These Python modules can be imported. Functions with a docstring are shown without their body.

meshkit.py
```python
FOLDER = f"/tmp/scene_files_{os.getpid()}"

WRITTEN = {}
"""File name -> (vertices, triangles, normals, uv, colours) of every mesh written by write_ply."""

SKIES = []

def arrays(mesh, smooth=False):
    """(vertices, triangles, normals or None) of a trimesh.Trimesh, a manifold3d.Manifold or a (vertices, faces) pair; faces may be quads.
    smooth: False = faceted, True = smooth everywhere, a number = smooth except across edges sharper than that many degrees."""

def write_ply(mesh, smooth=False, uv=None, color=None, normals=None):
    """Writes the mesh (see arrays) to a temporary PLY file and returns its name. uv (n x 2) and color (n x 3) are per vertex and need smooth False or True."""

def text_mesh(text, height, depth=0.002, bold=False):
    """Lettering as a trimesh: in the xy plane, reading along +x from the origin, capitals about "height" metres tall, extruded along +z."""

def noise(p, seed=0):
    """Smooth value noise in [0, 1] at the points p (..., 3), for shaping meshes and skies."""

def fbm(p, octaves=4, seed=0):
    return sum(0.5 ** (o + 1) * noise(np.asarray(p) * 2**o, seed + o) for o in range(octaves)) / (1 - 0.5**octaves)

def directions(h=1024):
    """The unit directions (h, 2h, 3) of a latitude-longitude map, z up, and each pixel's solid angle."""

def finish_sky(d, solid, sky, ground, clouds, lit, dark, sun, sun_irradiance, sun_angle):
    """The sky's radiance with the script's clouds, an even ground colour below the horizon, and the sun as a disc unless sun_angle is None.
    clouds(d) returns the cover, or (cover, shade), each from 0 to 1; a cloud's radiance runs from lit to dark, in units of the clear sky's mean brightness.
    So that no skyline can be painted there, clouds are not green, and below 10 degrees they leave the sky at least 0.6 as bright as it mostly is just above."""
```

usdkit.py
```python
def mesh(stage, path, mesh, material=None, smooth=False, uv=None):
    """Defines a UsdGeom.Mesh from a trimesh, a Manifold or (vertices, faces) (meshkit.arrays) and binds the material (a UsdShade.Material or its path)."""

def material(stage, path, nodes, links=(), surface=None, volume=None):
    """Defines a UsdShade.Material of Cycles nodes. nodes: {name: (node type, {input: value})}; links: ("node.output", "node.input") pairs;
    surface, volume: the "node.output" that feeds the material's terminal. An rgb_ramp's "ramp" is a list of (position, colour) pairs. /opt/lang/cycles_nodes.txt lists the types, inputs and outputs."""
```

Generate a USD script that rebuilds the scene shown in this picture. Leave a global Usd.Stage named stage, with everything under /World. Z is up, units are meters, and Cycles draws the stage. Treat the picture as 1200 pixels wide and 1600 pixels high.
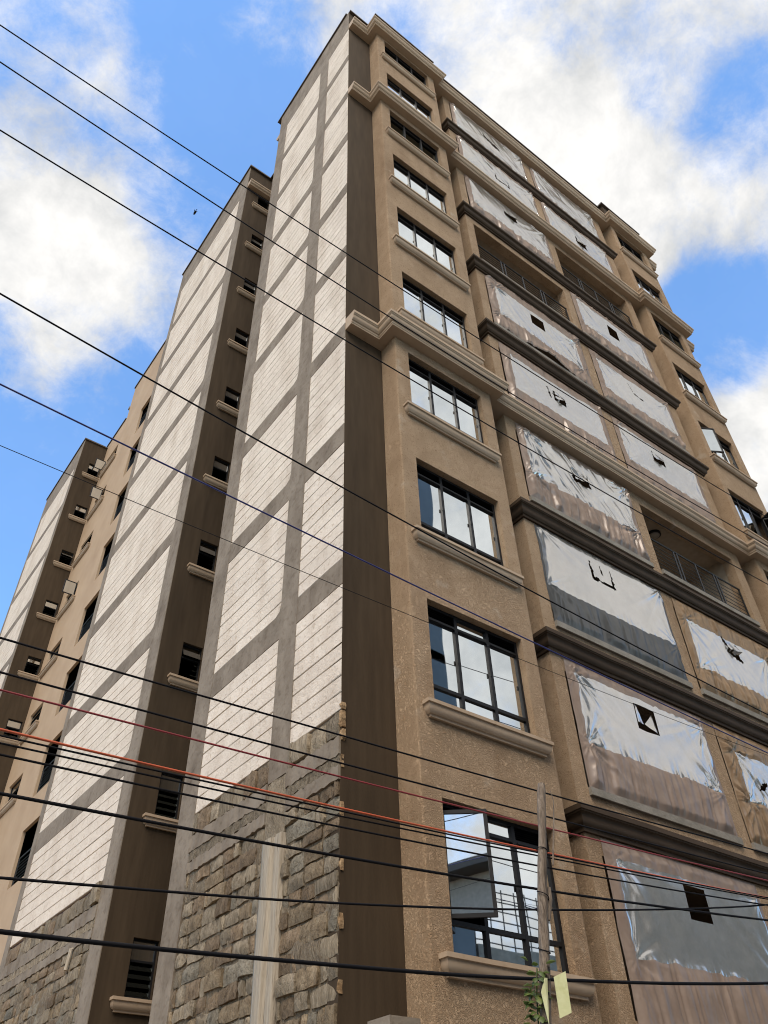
import math, random
import numpy as np, trimesh, usdkit, meshkit
import manifold3d as m3
from manifold3d import Manifold, CrossSection
from shapely.geometry import Polygon, box as sbox
from pxr import Usd, UsdGeom, UsdLux, UsdShade, Gf, Sdf

random.seed(7)
rng = np.random.default_rng(7)
stage = Usd.Stage.CreateInMemory()
UsdGeom.SetStageUpAxis(stage, UsdGeom.Tokens.z)
UsdGeom.SetStageMetersPerUnit(stage, 1.0)
world = UsdGeom.Xform.Define(stage, '/World')
stage.SetDefaultPrim(world.GetPrim())
UsdGeom.Scope.Define(stage, '/World/Looks')

# ------------------------------------------------------------------ camera, sky, sun, exposure
CAM = np.array([-5.196, -7.624, 1.6]); YAW, PITCH, ROLL, FPX = 0.66677, 0.74123, -0.035073, 1256.7
EXPOSURE = 1.38
SUN = np.array([-0.42, -0.40, 0.80]); SUN = SUN / np.linalg.norm(SUN)
SUN_INT, SUN_ANGLE, SKY_STRENGTH = 0.40, 40.0, 0.11
CLOUD_LIT, CLOUD_DARK = 3.75, 2.35

fwd = np.array([math.sin(YAW) * math.cos(PITCH), math.cos(YAW) * math.cos(PITCH), math.sin(PITCH)])
r0 = np.array([math.cos(YAW), -math.sin(YAW), 0]); u0 = np.cross(r0, fwd)
rgt = math.cos(ROLL) * r0 + math.sin(ROLL) * u0
upv = -math.sin(ROLL) * r0 + math.cos(ROLL) * u0
cam = UsdGeom.Camera.Define(stage, '/World/camera')
cam.CreateHorizontalApertureAttr(36.0); cam.CreateVerticalApertureAttr(48.0)
cam.CreateFocalLengthAttr(FPX / 1200 * 36.0)
cam.CreateClippingRangeAttr(Gf.Vec2f(0.05, 4000))
cam.CreateExposureAttr(EXPOSURE)
mat4 = Gf.Matrix4d(*[float(x) for x in (*rgt, 0, *upv, 0, *(-fwd), 0, *CAM, 1)])
cam.AddTransformOp().Set(mat4)

elev, rot = math.asin(SUN[2]), math.atan2(SUN[0], SUN[1])
dome = UsdLux.DomeLight.Define(stage, '/World/sky')
dome.CreateIntensityAttr(1.0)
# clouds: noise, gathered into banks and breaks at fixed directions of the sky
banks = [((0.389, 0.153, 0.909), 0.95, 0.20), ((-0.027, 0.431, 0.902), 0.985, 0.05), ((0.018, 0.557, 0.831), 0.985, 0.07),
         ((0.702, 0.241, 0.670), 0.985, 0.30), ((0.151, 0.252, 0.956), 0.992, 0.22), ((0.50, 0.09, 0.86), 0.965, 0.12),
         ((0.30, -0.72, 0.62), 0.55, 0.28), ((-0.80, -0.25, 0.55), 0.55, 0.26),
         ((0.077, 0.325, 0.943), 0.991, -0.22), ((0.130, 0.359, 0.924), 0.995, -0.24), ((0.189, 0.210, 0.959), 0.998, -0.24),
         ((0.098, 0.761, 0.641), 0.965, -0.40), ((0.118, 0.445, 0.888), 0.992, -0.12), ((0.447, 0.032, 0.894), 0.993, -0.20),
         ((0.521, 0.029, 0.853), 0.996, -0.20), ((0.630, 0.185, 0.754), 0.994, -0.36), ((-0.013, 0.604, 0.797), 0.985, 0.20), ((0.07, 0.69, 0.72), 0.992, 0.30)]
N = {'tc': ('texture_coordinate', {}),
     'sk': ('sky_texture', dict(sky_type='single_scattering', sun_disc=False, sun_elevation=elev, sun_rotation=rot, altitude=1700.0, air_density=1.0, aerosol_density=1.2, ozone_density=1.6)),
     'wn': ('noise_texture', dict(scale=3.0, detail=4.0, roughness=0.55)),
     'wm': ('vector_math', dict(math_type='multiply_add', vector2=(0.10, 0.10, 0.10))),
     'n1': ('noise_texture', dict(scale=7.6, detail=13.0, roughness=0.68)),
     'n2': ('noise_texture', dict(scale=8.0, detail=10.0, roughness=0.64)),
     'bg': ('background_shader', dict(strength=SKY_STRENGTH))}
L = [('tc.generated', 'wn.vector'), ('wn.color', 'wm.vector1'), ('tc.generated', 'wm.vector3'), ('wm.vector', 'n1.vector'), ('wm.vector', 'n2.vector')]
last = 'n1.fac'
for i, (d, c0, w) in enumerate(banks):
    N[f'd{i}'] = ('vector_math', dict(math_type='dot_product', vector2=d))
    N[f'r{i}'] = ('map_range', dict(range_type='smootherstep', from_min=c0, from_max=1.0, to_min=0.0, to_max=w, clamp=True))
    N[f'a{i}'] = ('math', dict(math_type='add'))
    L += [('tc.generated', f'd{i}.vector1'), (f'd{i}.value', f'r{i}.value'), (f'r{i}.result', f'a{i}.value1'), (last, f'a{i}.value2')]
    last = f'a{i}.value'
N['cov'] = ('map_range', dict(range_type='smoothstep', from_min=0.365, from_max=0.78, to_min=0.05, to_max=1.0, clamp=True))
N['shade'] = ('rgb_ramp', dict(ramp=[(0.32, (CLOUD_DARK * 0.98, CLOUD_DARK * 1.0, CLOUD_DARK * 1.01)), (0.64, (CLOUD_LIT * 1.02, CLOUD_LIT, CLOUD_LIT * 0.97))]))
N['tint'] = ('mix_color', dict(blend_type='multiply', fac=1.0, b=(0.92, 1.30, 1.50), use_clamp=False))
N['mx'] = ('mix_color', dict(blend_type='mix', use_clamp=False))
L += [(last, 'cov.value'), ('n2.fac', 'shade.fac'), ('cov.result', 'mx.fac'), ('sk.color', 'tint.a'), ('tint.result', 'mx.a'), ('shade.color', 'mx.b'), ('mx.result', 'bg.color')]
sky_mat = usdkit.material(stage, '/World/Looks/sky', N, L, surface='bg.background')
UsdShade.MaterialBindingAPI.Apply(dome.GetPrim()).Bind(sky_mat)
dome.GetPrim().SetCustomDataByKey('kind', 'structure')

sun = UsdLux.DistantLight.Define(stage, '/World/sun')
sun.CreateIntensityAttr(SUN_INT); sun.CreateAngleAttr(SUN_ANGLE); sun.CreateColorAttr(Gf.Vec3f(1.0, 0.89, 0.77))
sun.GetPrim().CreateAttribute('inputs:normalize', Sdf.ValueTypeNames.Bool).Set(True)
zx = np.cross([0, 0, 1.0], SUN); zx /= np.linalg.norm(zx); zy = np.cross(SUN, zx)
sun.AddTransformOp().Set(Gf.Matrix4d(*[float(x) for x in (*zx, 0, *zy, 0, *SUN, 0, 0, 0, 60, 1)]))

# ------------------------------------------------------------------ materials
def M(name, nodes, links, surface='p.BSDF'):
    return usdkit.material(stage, '/World/Looks/' + name, nodes, links, surface=surface)

def rough(name, ramp, scale=3.0, detail=6.0, rgh=0.85, bump=0.3, bscale=30.0, bdist=0.02, stretch=(1, 1, 1), distort=0.0, fine=None, spec=0.3, random_tone=0.0, big=None, bramp=None, light=None):
    """Mottled matt surface: ramp over noise, optional second fine noise multiplied in, bump noise."""
    N = {'g': ('geometry', {}), 'mp': ('mapping', dict(scale=stretch)),
         'n': ('noise_texture', dict(scale=scale, detail=detail, roughness=0.6, distortion=distort)),
         'r': ('rgb_ramp', dict(ramp=ramp)),
         'bn': ('noise_texture', dict(scale=bscale, detail=3.0, roughness=0.55, distortion=distort)),
         'b': ('bump', dict(strength=bump, distance=bdist)),
         'p': ('principled_bsdf', dict(roughness=rgh, specular_ior_level=spec))}
    L = [('g.position', 'mp.vector'), ('mp.vector', 'n.vector'), ('n.fac', 'r.fac'), ('mp.vector', 'bn.vector')]
    if bramp:
        N['br'] = ('rgb_ramp', dict(ramp=bramp)); L += [('bn.fac', 'br.fac'), ('br.color', 'b.height')]
    else:
        L += [('bn.fac', 'b.height')]
    L += [('b.normal', 'p.normal')]
    out = 'r.color'
    if fine:
        fs, lo, hi, tint = fine
        N['fn'] = ('noise_texture', dict(scale=fs, detail=4.0, roughness=0.6, distortion=distort))
        N['fr'] = ('rgb_ramp', dict(ramp=[(lo, tint), (hi, (1, 1, 1))]))
        N['fm'] = ('mix_color', dict(blend_type='multiply', fac=1.0))
        L += [('mp.vector', 'fn.vector'), ('fn.fac', 'fr.fac'), (out, 'fm.a'), ('fr.color', 'fm.b')]
        out = 'fm.result'
    if big:
        bs, lo, hi, tint, st = big
        N['gm'] = ('mapping', dict(scale=st))
        N['gn'] = ('noise_texture', dict(scale=bs, detail=5.0, roughness=0.6))
        N['gr'] = ('rgb_ramp', dict(ramp=[(lo, tint), (hi, (1, 1, 1))]))
        N['gx'] = ('mix_color', dict(blend_type='multiply', fac=1.0))
        L += [('g.position', 'gm.vector'), ('gm.vector', 'gn.vector'), ('gn.fac', 'gr.fac'), (out, 'gx.a'), ('gr.color', 'gx.b')]
        out = 'gx.result'
    if light:                                          # pale bloom and patches
        ls, lo, hi, colr = light
        N['ln'] = ('noise_texture', dict(scale=ls, detail=5.0, roughness=0.6))
        N['lr'] = ('map_range', dict(range_type='smoothstep', from_min=lo, from_max=hi, to_min=0.0, to_max=0.55, clamp=True))
        N['lm'] = ('mix_color', dict(blend_type='mix', b=colr))
        L += [('g.position', 'ln.vector'), ('ln.fac', 'lr.value'), ('lr.result', 'lm.fac'), (out, 'lm.a')]
        out = 'lm.result'
    if random_tone:
        N['oi'] = ('object_info', {})
        N['mr'] = ('map_range', dict(from_min=0.0, from_max=1.0, to_min=1 - random_tone, to_max=1 + random_tone))
        N['hv'] = ('hsv', {})
        L += [('oi.random', 'mr.value'), ('mr.result', 'hv.value'), (out, 'hv.color')]
        out = 'hv.color'
    L.append((out, 'p.base_color'))
    return M(name, N, L)

def plain(name, col, rgh=0.5, metallic=0.0, spec=0.5, grain=0.12):
    lo = tuple(x * (1 - grain) for x in col); hi = tuple(x * (1 + grain) for x in col)
    return M(name, {'g': ('geometry', {}), 'n': ('noise_texture', dict(scale=9.0, detail=5.0)), 'r': ('rgb_ramp', dict(ramp=[(0.3, lo), (0.7, hi)])),
                    'p': ('principled_bsdf', dict(roughness=rgh, metallic=metallic, specular_ior_level=spec))},
             [('g.position', 'n.vector'), ('n.fac', 'r.fac'), ('r.color', 'p.base_color')])

STUCCO = rough('tan_stucco', [(0.25, (0.365, 0.258, 0.164)), (0.55, (0.425, 0.306, 0.20)), (0.8, (0.475, 0.352, 0.24))], scale=1.3, bump=0.75, bscale=22.0, bdist=0.03, distort=1.8,
               bramp=[(0.40, (1, 1, 1)), (0.5, (0, 0, 0)), (0.58, (0.9, 0.9, 0.9))], fine=(22.0, 0.34, 0.45, (0.64, 0.59, 0.53)), big=(0.9, 0.30, 0.52, (0.78, 0.75, 0.72), (1.3, 1.3, 0.35)), light=(1.7, 0.62, 0.74, (0.52, 0.44, 0.35)), rgh=0.9, spec=0.15)
SMOOTH_TAN = rough('smooth_tan_render', [(0.3, (0.355, 0.26, 0.175)), (0.7, (0.415, 0.312, 0.215))], scale=0.8, bump=0.25, bscale=14.0, bdist=0.02, big=(0.5, 0.3, 0.55, (0.90, 0.88, 0.86), (1, 1, 0.4)), spec=0.15)
BROWN = rough('dark_brown_render', [(0.3, (0.045, 0.031, 0.019)), (0.7, (0.064, 0.045, 0.028))], scale=1.2, bump=0.35, bscale=30.0, bdist=0.01, stretch=(6, 6, 0.7), big=(0.7, 0.3, 0.6, (0.74, 0.74, 0.74), (1.4, 1.4, 0.22)), spec=0.12)
CONCRETE = rough('grey_concrete', [(0.25, (0.150, 0.122, 0.092)), (0.5, (0.205, 0.170, 0.132)), (0.75, (0.25, 0.212, 0.168))], scale=1.8, bump=0.4, bscale=12.0, bdist=0.015, fine=(9.0, 0.25, 0.48, (0.66, 0.62, 0.58)), big=(1.4, 0.30, 0.52, (0.70, 0.67, 0.64), (1.4, 1.4, 0.5)), spec=0.2)
WHITE = rough('white_limewash', [(0.25, (0.54, 0.472, 0.40)), (0.6, (0.655, 0.585, 0.505))], scale=1.1, bump=0.55, bscale=16.0, bdist=0.02, distort=1.0, fine=(13.0, 0.33, 0.45, (0.78, 0.74, 0.70)), big=(1.0, 0.28, 0.52, (0.84, 0.81, 0.78), (1.5, 1.5, 0.3)), spec=0.1, random_tone=0.03)
JOINT = rough('maroon_joint', [(0.3, (0.075, 0.036, 0.034)), (0.7, (0.13, 0.075, 0.066))], scale=6.0)
CREAM = rough('cream_moulding', [(0.3, (0.33, 0.245, 0.168)), (0.7, (0.39, 0.298, 0.212))], scale=1.5, bump=0.15, bscale=18.0, bdist=0.01, fine=(10.0, 0.25, 0.45, (0.86, 0.83, 0.80)), spec=0.25, rgh=0.7)
LEDGE = rough('dark_ledge_paint', [(0.3, (0.044, 0.029, 0.018)), (0.7, (0.062, 0.042, 0.027))], scale=2.0, bump=0.15, bscale=18.0, bdist=0.008, spec=0.15, rgh=0.7, big=(1.2, 0.3, 0.5, (0.85, 0.85, 0.85), (1, 1, 1)))
SLAB = rough('slab_edge_concrete', [(0.3, (0.15, 0.138, 0.115)), (0.7, (0.23, 0.21, 0.18))], scale=3.0, bump=0.4, bscale=20.0)
CEIL = plain('cream_soffit_paint', (0.33, 0.27, 0.205), 0.8, spec=0.2)
FRAME = plain('black_window_frame', (0.009, 0.009, 0.010), 0.5, spec=0.25)
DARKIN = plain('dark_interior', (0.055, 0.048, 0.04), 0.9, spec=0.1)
COPING = plain('dark_coping', (0.05, 0.037, 0.028), 0.6)
RAIL = plain('grey_railing_steel', (0.022, 0.022, 0.022), 0.5, spec=0.3)
MORTAR = rough('rough_mortar', [(0.25, (0.095, 0.070, 0.045)), (0.5, (0.18, 0.142, 0.096)), (0.8, (0.28, 0.235, 0.172))], scale=5.0, stretch=(1, 3, 0.9), bump=0.9, bscale=24.0, bdist=0.04, fine=(20.0, 0.35, 0.5, (0.6, 0.55, 0.5)))
def stone(name, a, b, st=(1, 1.6, 1.0)):
    return rough(name, [(0.25, tuple(x * 0.62 for x in a)), (0.45, a), (0.7, b)], scale=5.0, bump=0.8, bscale=22.0, bdist=0.025, stretch=st, distort=0.5, fine=(16.0, 0.30, 0.5, (0.50, 0.46, 0.42)), random_tone=0.26, spec=0.15)
STONES = [stone('stone_grey', (0.18, 0.146, 0.102), (0.265, 0.22, 0.16)), stone('stone_tan', (0.175, 0.132, 0.084), (0.25, 0.197, 0.130)),
          stone('stone_brown', (0.15, 0.108, 0.068), (0.225, 0.17, 0.115)), stone('stone_slate', (0.16, 0.140, 0.106), (0.21, 0.185, 0.142), (1, 1, 1)),
          stone('stone_pale', (0.215, 0.175, 0.122), (0.34, 0.285, 0.21), (1, 6, 0.7))]
PALE = rough('pale_rough_concrete', [(0.3, (0.27, 0.23, 0.175)), (0.6, (0.39, 0.34, 0.27))], scale=4.0, stretch=(4, 9, 0.5), bump=0.7, bscale=9.0, bdist=0.03, fine=(5.0, 0.3, 0.42, (0.45, 0.42, 0.40)))
ORANGE_DIRT = rough('crumbling_ochre_plaster', [(0.3, (0.16, 0.095, 0.045)), (0.7, (0.33, 0.23, 0.13))], scale=8.0, bump=0.8, bscale=30.0)

def glass(name, tint=(0.93, 0.98, 1.0), refl=0.74, see=(0.06, 0.075, 0.08)):
    return M(name, {'g': ('geometry', {}), 'n': ('noise_texture', dict(scale=0.9, detail=1.0)), 'b': ('bump', dict(strength=0.10, distance=0.03)),
                    'gl': ('glossy_bsdf', dict(color=tint, roughness=0.015)), 't': ('transparent_bsdf', dict(color=see)),
                    'f': ('fresnel', dict(IOR=1.5)), 'mr': ('map_range', dict(from_min=0.04, from_max=1.0, to_min=refl, to_max=1.0)), 'm': ('mix_closure', {})},
             [('g.position', 'n.vector'), ('n.fac', 'b.height'), ('b.normal', 'gl.normal'), ('f.fac', 'mr.value'), ('mr.result', 'm.fac'), ('t.BSDF', 'm.closure1'), ('gl.BSDF', 'm.closure2')], surface='m.closure')
GLASS = glass('mirror_window_glass')
GLASS_DARK = glass('teal_window_glass', (0.55, 0.66, 0.66), 0.16, (0.10, 0.15, 0.15))

def film(name, dif_a, dif_b, gloss, g_col, g_rough, nscale=4.0):
    return M(name, {'g': ('geometry', {}), 'n': ('noise_texture', dict(scale=nscale, detail=6.0, roughness=0.6)), 'r': ('rgb_ramp', dict(ramp=[(0.3, dif_a), (0.7, dif_b)])),
                    'bn': ('noise_texture', dict(scale=7.0, detail=3.0)), 'b': ('bump', dict(strength=0.05, distance=0.03)),
                    'd': ('diffuse_bsdf', {}), 'tr': ('translucent_bsdf', {}), 'm0': ('mix_closure', dict(fac=0.25)), 'gl': ('glossy_bsdf', dict(color=g_col, roughness=g_rough)), 'm': ('mix_closure', dict(fac=gloss))},
             [('g.position', 'n.vector'), ('n.fac', 'r.fac'), ('r.color', 'd.color'), ('r.color', 'tr.color'), ('g.position', 'bn.vector'), ('bn.fac', 'b.height'), ('b.normal', 'gl.normal'),
              ('d.BSDF', 'm0.closure1'), ('tr.BSDF', 'm0.closure2'), ('m0.closure', 'm.closure1'), ('gl.BSDF', 'm.closure2')], surface='m.closure')
FILM_CLEAR = film('clear_plastic_film', (0.15, 0.14, 0.122), (0.25, 0.235, 0.21), 0.50, (0.96, 0.92, 0.87), 0.17)
FILM_TAN = film('tan_plastic_film', (0.235, 0.168, 0.128), (0.33, 0.25, 0.198), 0.08, (0.92, 0.89, 0.86), 0.34)
FILM_OCHRE = film('ochre_plastic_film', (0.21, 0.138, 0.080), (0.30, 0.205, 0.125), 0.10, (0.90, 0.76, 0.60), 0.20)
FILM_GREY = film('dark_grey_plastic_film', (0.055, 0.054, 0.05), (0.085, 0.083, 0.078), 0.10, (0.8, 0.8, 0.8), 0.3)

# ------------------------------------------------------------------ helpers
used, BASE = {}, {}
def numbered(parent, name):
    k = (parent, name); n = used.get(k, 0); used[k] = n + 1
    return f'{parent}/{name}' if n == 0 else f'{parent}/{name}_{n:03d}'
def tag(prim, label=None, cat=None, group=None, kind=None):
    for k, v in (('label', label), ('category', cat), ('group', group), ('kind', kind)):
        if v: prim.SetCustomDataByKey(k, v)
    return prim
def thing(name, label, cat, base=(0, 0, 0), group=None, kind=None):
    p = numbered('/World', name); x = UsdGeom.Xform.Define(stage, p); x.AddTranslateOp().Set(Gf.Vec3d(*map(float, base)))
    BASE[p] = np.array(base, float); tag(x.GetPrim(), label, cat, group, kind)
    return p
def raw(mesh):
    if hasattr(mesh, 'to_mesh'):
        t = mesh.to_mesh(); return np.array(t.vert_properties[:, :3], float), np.array(t.tri_verts, int)
    if isinstance(mesh, tuple): return np.asarray(mesh[0], float), np.asarray(mesh[1], int)
    return np.array(mesh.vertices, float), np.array(mesh.faces, int)
def obj(name, mesh, mat, parent='/World', smooth=False, label=None, cat=None, group=None, kind=None):
    p = numbered(parent, name); v, f = raw(mesh)
    b = BASE.get(parent)
    BASE[p] = b
    if b is not None: v = v - b
    m = usdkit.mesh(stage, p, (v, f), mat, smooth=smooth)
    tag(m.GetPrim(), label, cat, group, kind)
    return p
def group_part(name, parent, label=None):
    p = numbered(parent, name); x = UsdGeom.Xform.Define(stage, p); BASE[p] = BASE.get(parent); tag(x.GetPrim(), label)
    return p
def join(ms):
    vs, fs, o = [], [], 0
    for m in ms:
        v, f = raw(m); vs.append(v); fs.append(f + o); o += len(v)
    return np.vstack(vs), np.vstack(fs)
BF = np.array([[0, 2, 1], [0, 3, 2], [4, 5, 6], [4, 6, 7], [0, 1, 5], [0, 5, 4], [1, 2, 6], [1, 6, 5], [2, 3, 7], [2, 7, 6], [3, 0, 4], [3, 4, 7]])
def bx(x0, x1, y0, y1, z0, z1):
    return np.array([[x0, y0, z0], [x1, y0, z0], [x1, y1, z0], [x0, y1, z0], [x0, y0, z1], [x1, y0, z1], [x1, y1, z1], [x0, y1, z1]], float), BF.copy()
def cube(x0, x1, y0, y1, z0, z1):
    return Manifold.cube((x1 - x0, y1 - y0, z1 - z0)).translate((x0, y0, z0))
def wall_xz(outer, holes, yf, yb):
    """A wall facing -y: its outline and openings given in x and z."""
    m = cube(outer[0], outer[1], yf, yb, outer[2], outer[3])
    if holes:
        m = m - Manifold.batch_boolean([cube(h[0], h[1], yf - 1, yb + 1, h[2], h[3]) for h in holes], m3.OpType.Add)
    return m
def wall_yz(outer, holes, xf, xb):
    m = cube(xf, xb, outer[0], outer[1], outer[2], outer[3])
    if holes:
        m = m - Manifold.batch_boolean([cube(xf - 1, xb + 1, h[0], h[1], h[2], h[3]) for h in holes], m3.OpType.Add)
    return m
def moulding(path, prof, z):
    """Sweeps a closed profile (offset outward, height) along a plan path; outward is to the right of travel; corners are mitred."""
    P = [np.array(path[0], float)]
    for q in np.array(path, float)[1:]:
        m_ = max(1, int(np.linalg.norm(q - P[-1]) / 0.45)); p0_ = P[-1]
        P += [p0_ + (q - p0_) * (i_ + 1) / m_ for i_ in range(m_)]
    P = np.array(P); n = len(P); d = np.diff(P, axis=0); d /= np.linalg.norm(d, axis=1)[:, None]
    nr = np.stack([d[:, 1], -d[:, 0]], 1); m = []
    for i in range(n):
        if i == 0: m.append(nr[0])
        elif i == n - 1: m.append(nr[-1])
        else: m.append((nr[i - 1] + nr[i]) / (1 + nr[i - 1] @ nr[i]))
    m = np.array(m); pr = np.array(prof, float); k = len(pr)
    V = np.concatenate([np.column_stack([P[i] + pr[:, :1] * m[i], z + pr[:, 1]]) for i in range(n)])
    wob = np.repeat(meshkit.noise(np.column_stack([P * 1.7, np.full(n, z)]), 5)[:, None], k, 1).ravel() - 0.5
    V[:, 2] += 0.012 * wob * (np.tile(pr[:, 0], n) > 0.02); V[:, :2] += 0.010 * wob[:, None] * np.repeat(m, k, 0) * (np.tile(pr[:, 0], n) > 0.02)[:, None]
    F = []
    for i in range(n - 1):
        for j in range(k):
            a, b = i * k + j, i * k + (j + 1) % k; F += [[a, b, b + k], [a, b + k, a + k]]
    cv, cf = trimesh.creation.triangulate_polygon(Polygon(pr), engine='earcut')
    idx = [int(np.argmin(((pr - c) ** 2).sum(1))) for c in cv]
    for t in cf:
        t = [idx[q] for q in t]
        F += [[t[0], t[1], t[2]], [(n - 1) * k + t[0], (n - 1) * k + t[2], (n - 1) * k + t[1]]]
    mesh = trimesh.Trimesh(V, np.array(F), process=False); mesh.fix_normals()
    return mesh
def arc(a, b, n=5, concave=True):
    """Quarter curve between two profile points."""
    (x0, y0), (x1, y1) = a, b; out = []
    for i in range(1, n):
        t = i / n * math.pi / 2
        s, c = (math.sin(t), 1 - math.cos(t)) if concave else (1 - math.cos(t), math.sin(t))
        out.append((x0 + (x1 - x0) * s, y0 + (y1 - y0) * c))
    return out
def tube(pts, r, sides=8):
    P = np.asarray(pts, float); n = len(P); t = np.gradient(P, axis=0); t /= np.linalg.norm(t, axis=1)[:, None] + 1e-12
    ref = np.array([0, 0, 1.0]) if abs(t[:, 2]).mean() < 0.8 else np.array([1.0, 0, 0])
    a = np.cross(t, ref); a /= np.linalg.norm(a, axis=1)[:, None]; b = np.cross(t, a)
    th = np.arange(sides) * 2 * math.pi / sides; R = np.broadcast_to(np.asarray(r, float), (n,))
    V = (P[:, None] + R[:, None, None] * (np.cos(th)[None, :, None] * a[:, None] + np.sin(th)[None, :, None] * b[:, None])).reshape(-1, 3)
    F = []
    for i in range(n - 1):
        for j in range(sides):
            p, q = i * sides + j, i * sides + (j + 1) % sides; F += [[p, q + sides, q], [p, p + sides, q + sides]]
    V = np.vstack([V, P[0], P[-1]])
    for j in range(sides):
        F += [[n * sides, j, (j + 1) % sides], [n * sides + 1, (n - 1) * sides + (j + 1) % sides, (n - 1) * sides + j]]
    m = trimesh.Trimesh(V, np.array(F), process=False); m.fix_normals()
    return m

# ------------------------------------------------------------------ ground
obj('ground', bx(-400, 400, -400, 400, -0.5, -0.02), rough('bare_earth', [(0.3, (0.20, 0.15, 0.10)), (0.7, (0.30, 0.24, 0.17))], scale=0.7), kind='structure')
obj('road', bx(-200, 200, -10.2, -2.6, -0.3, 0.0), rough('worn_asphalt', [(0.3, (0.10, 0.095, 0.088)), (0.7, (0.16, 0.15, 0.14))], scale=2.0), kind='structure')
obj('pavement', bx(-0.5, 40, -2.6, -0.6, -0.3, 0.13), SLAB, kind='structure')
obj('pavement', bx(-40, 40, -12.0, -10.2, -0.3, 0.13), SLAB, kind='structure')

# ------------------------------------------------------------------ the apartment building
B = thing('apartment_building', 'tall unfinished apartment block with tan front, white blockwork side and mouldings', 'building', (8, 12, 0))
D1, D2, D3, D4, D5 = 4.57, 7.0, 13.1, 25.32, 31.2
N1, N2, X3 = 1.25, 1.485, 0.26
PF, BFY = -0.443, -0.22                                # faces of the two window piers and of the balcony bay
TOP = 34.5
PT = 8.665                                             # top of the lowest white panel; one storey is 3 m
SOF = [5.905 + 3 * k for k in range(10)]               # underside of the mouldings, storey by storey

# side walls: a concrete skeleton with white courses set into it
def skeleton(y0, y1, cols, x, ztop=TOP):
    """cols: (ya, yb) of the concrete columns. Returns the wall's core, the frame mesh and the panels' (ya, yb)."""
    frame, edges = [], sorted(cols); spans, at = [], y0
    for a, b in edges:
        if a - at > 0.05: spans.append((at, a))
        at = b
    if y1 - at > 0.05: spans.append((at, y1))
    for i, (a, b) in enumerate(edges): frame.append(bx(x - 0.014, x + 0.10, a, b, 0, ztop))
    for k in range(9):
        z0 = PT + 3 * k; z1 = z0 + 0.475 if k < 8 else ztop
        for a, b in spans: frame.append(bx(x - 0.009, x + 0.10, a + 0.001, b - 0.001, z0, z1))
    for k in range(8):                                 # rounded haunches where beams meet columns
        z1 = PT + 3 * k + 0.475
        for a, b in spans:
            if b - a > 1.5:
                tri = Manifold.extrude(CrossSection([[(a + 0.0, z1), (a + 0.17, z1), (a + 0.05, z1 + 0.06), (a + 0.0, z1 + 0.22)]]), 0.1)
                v, f = raw(tri); frame.append((np.column_stack([x - 0.010 + v[:, 2], v[:, 0], v[:, 1]]), f))
    return frame, spans
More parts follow.
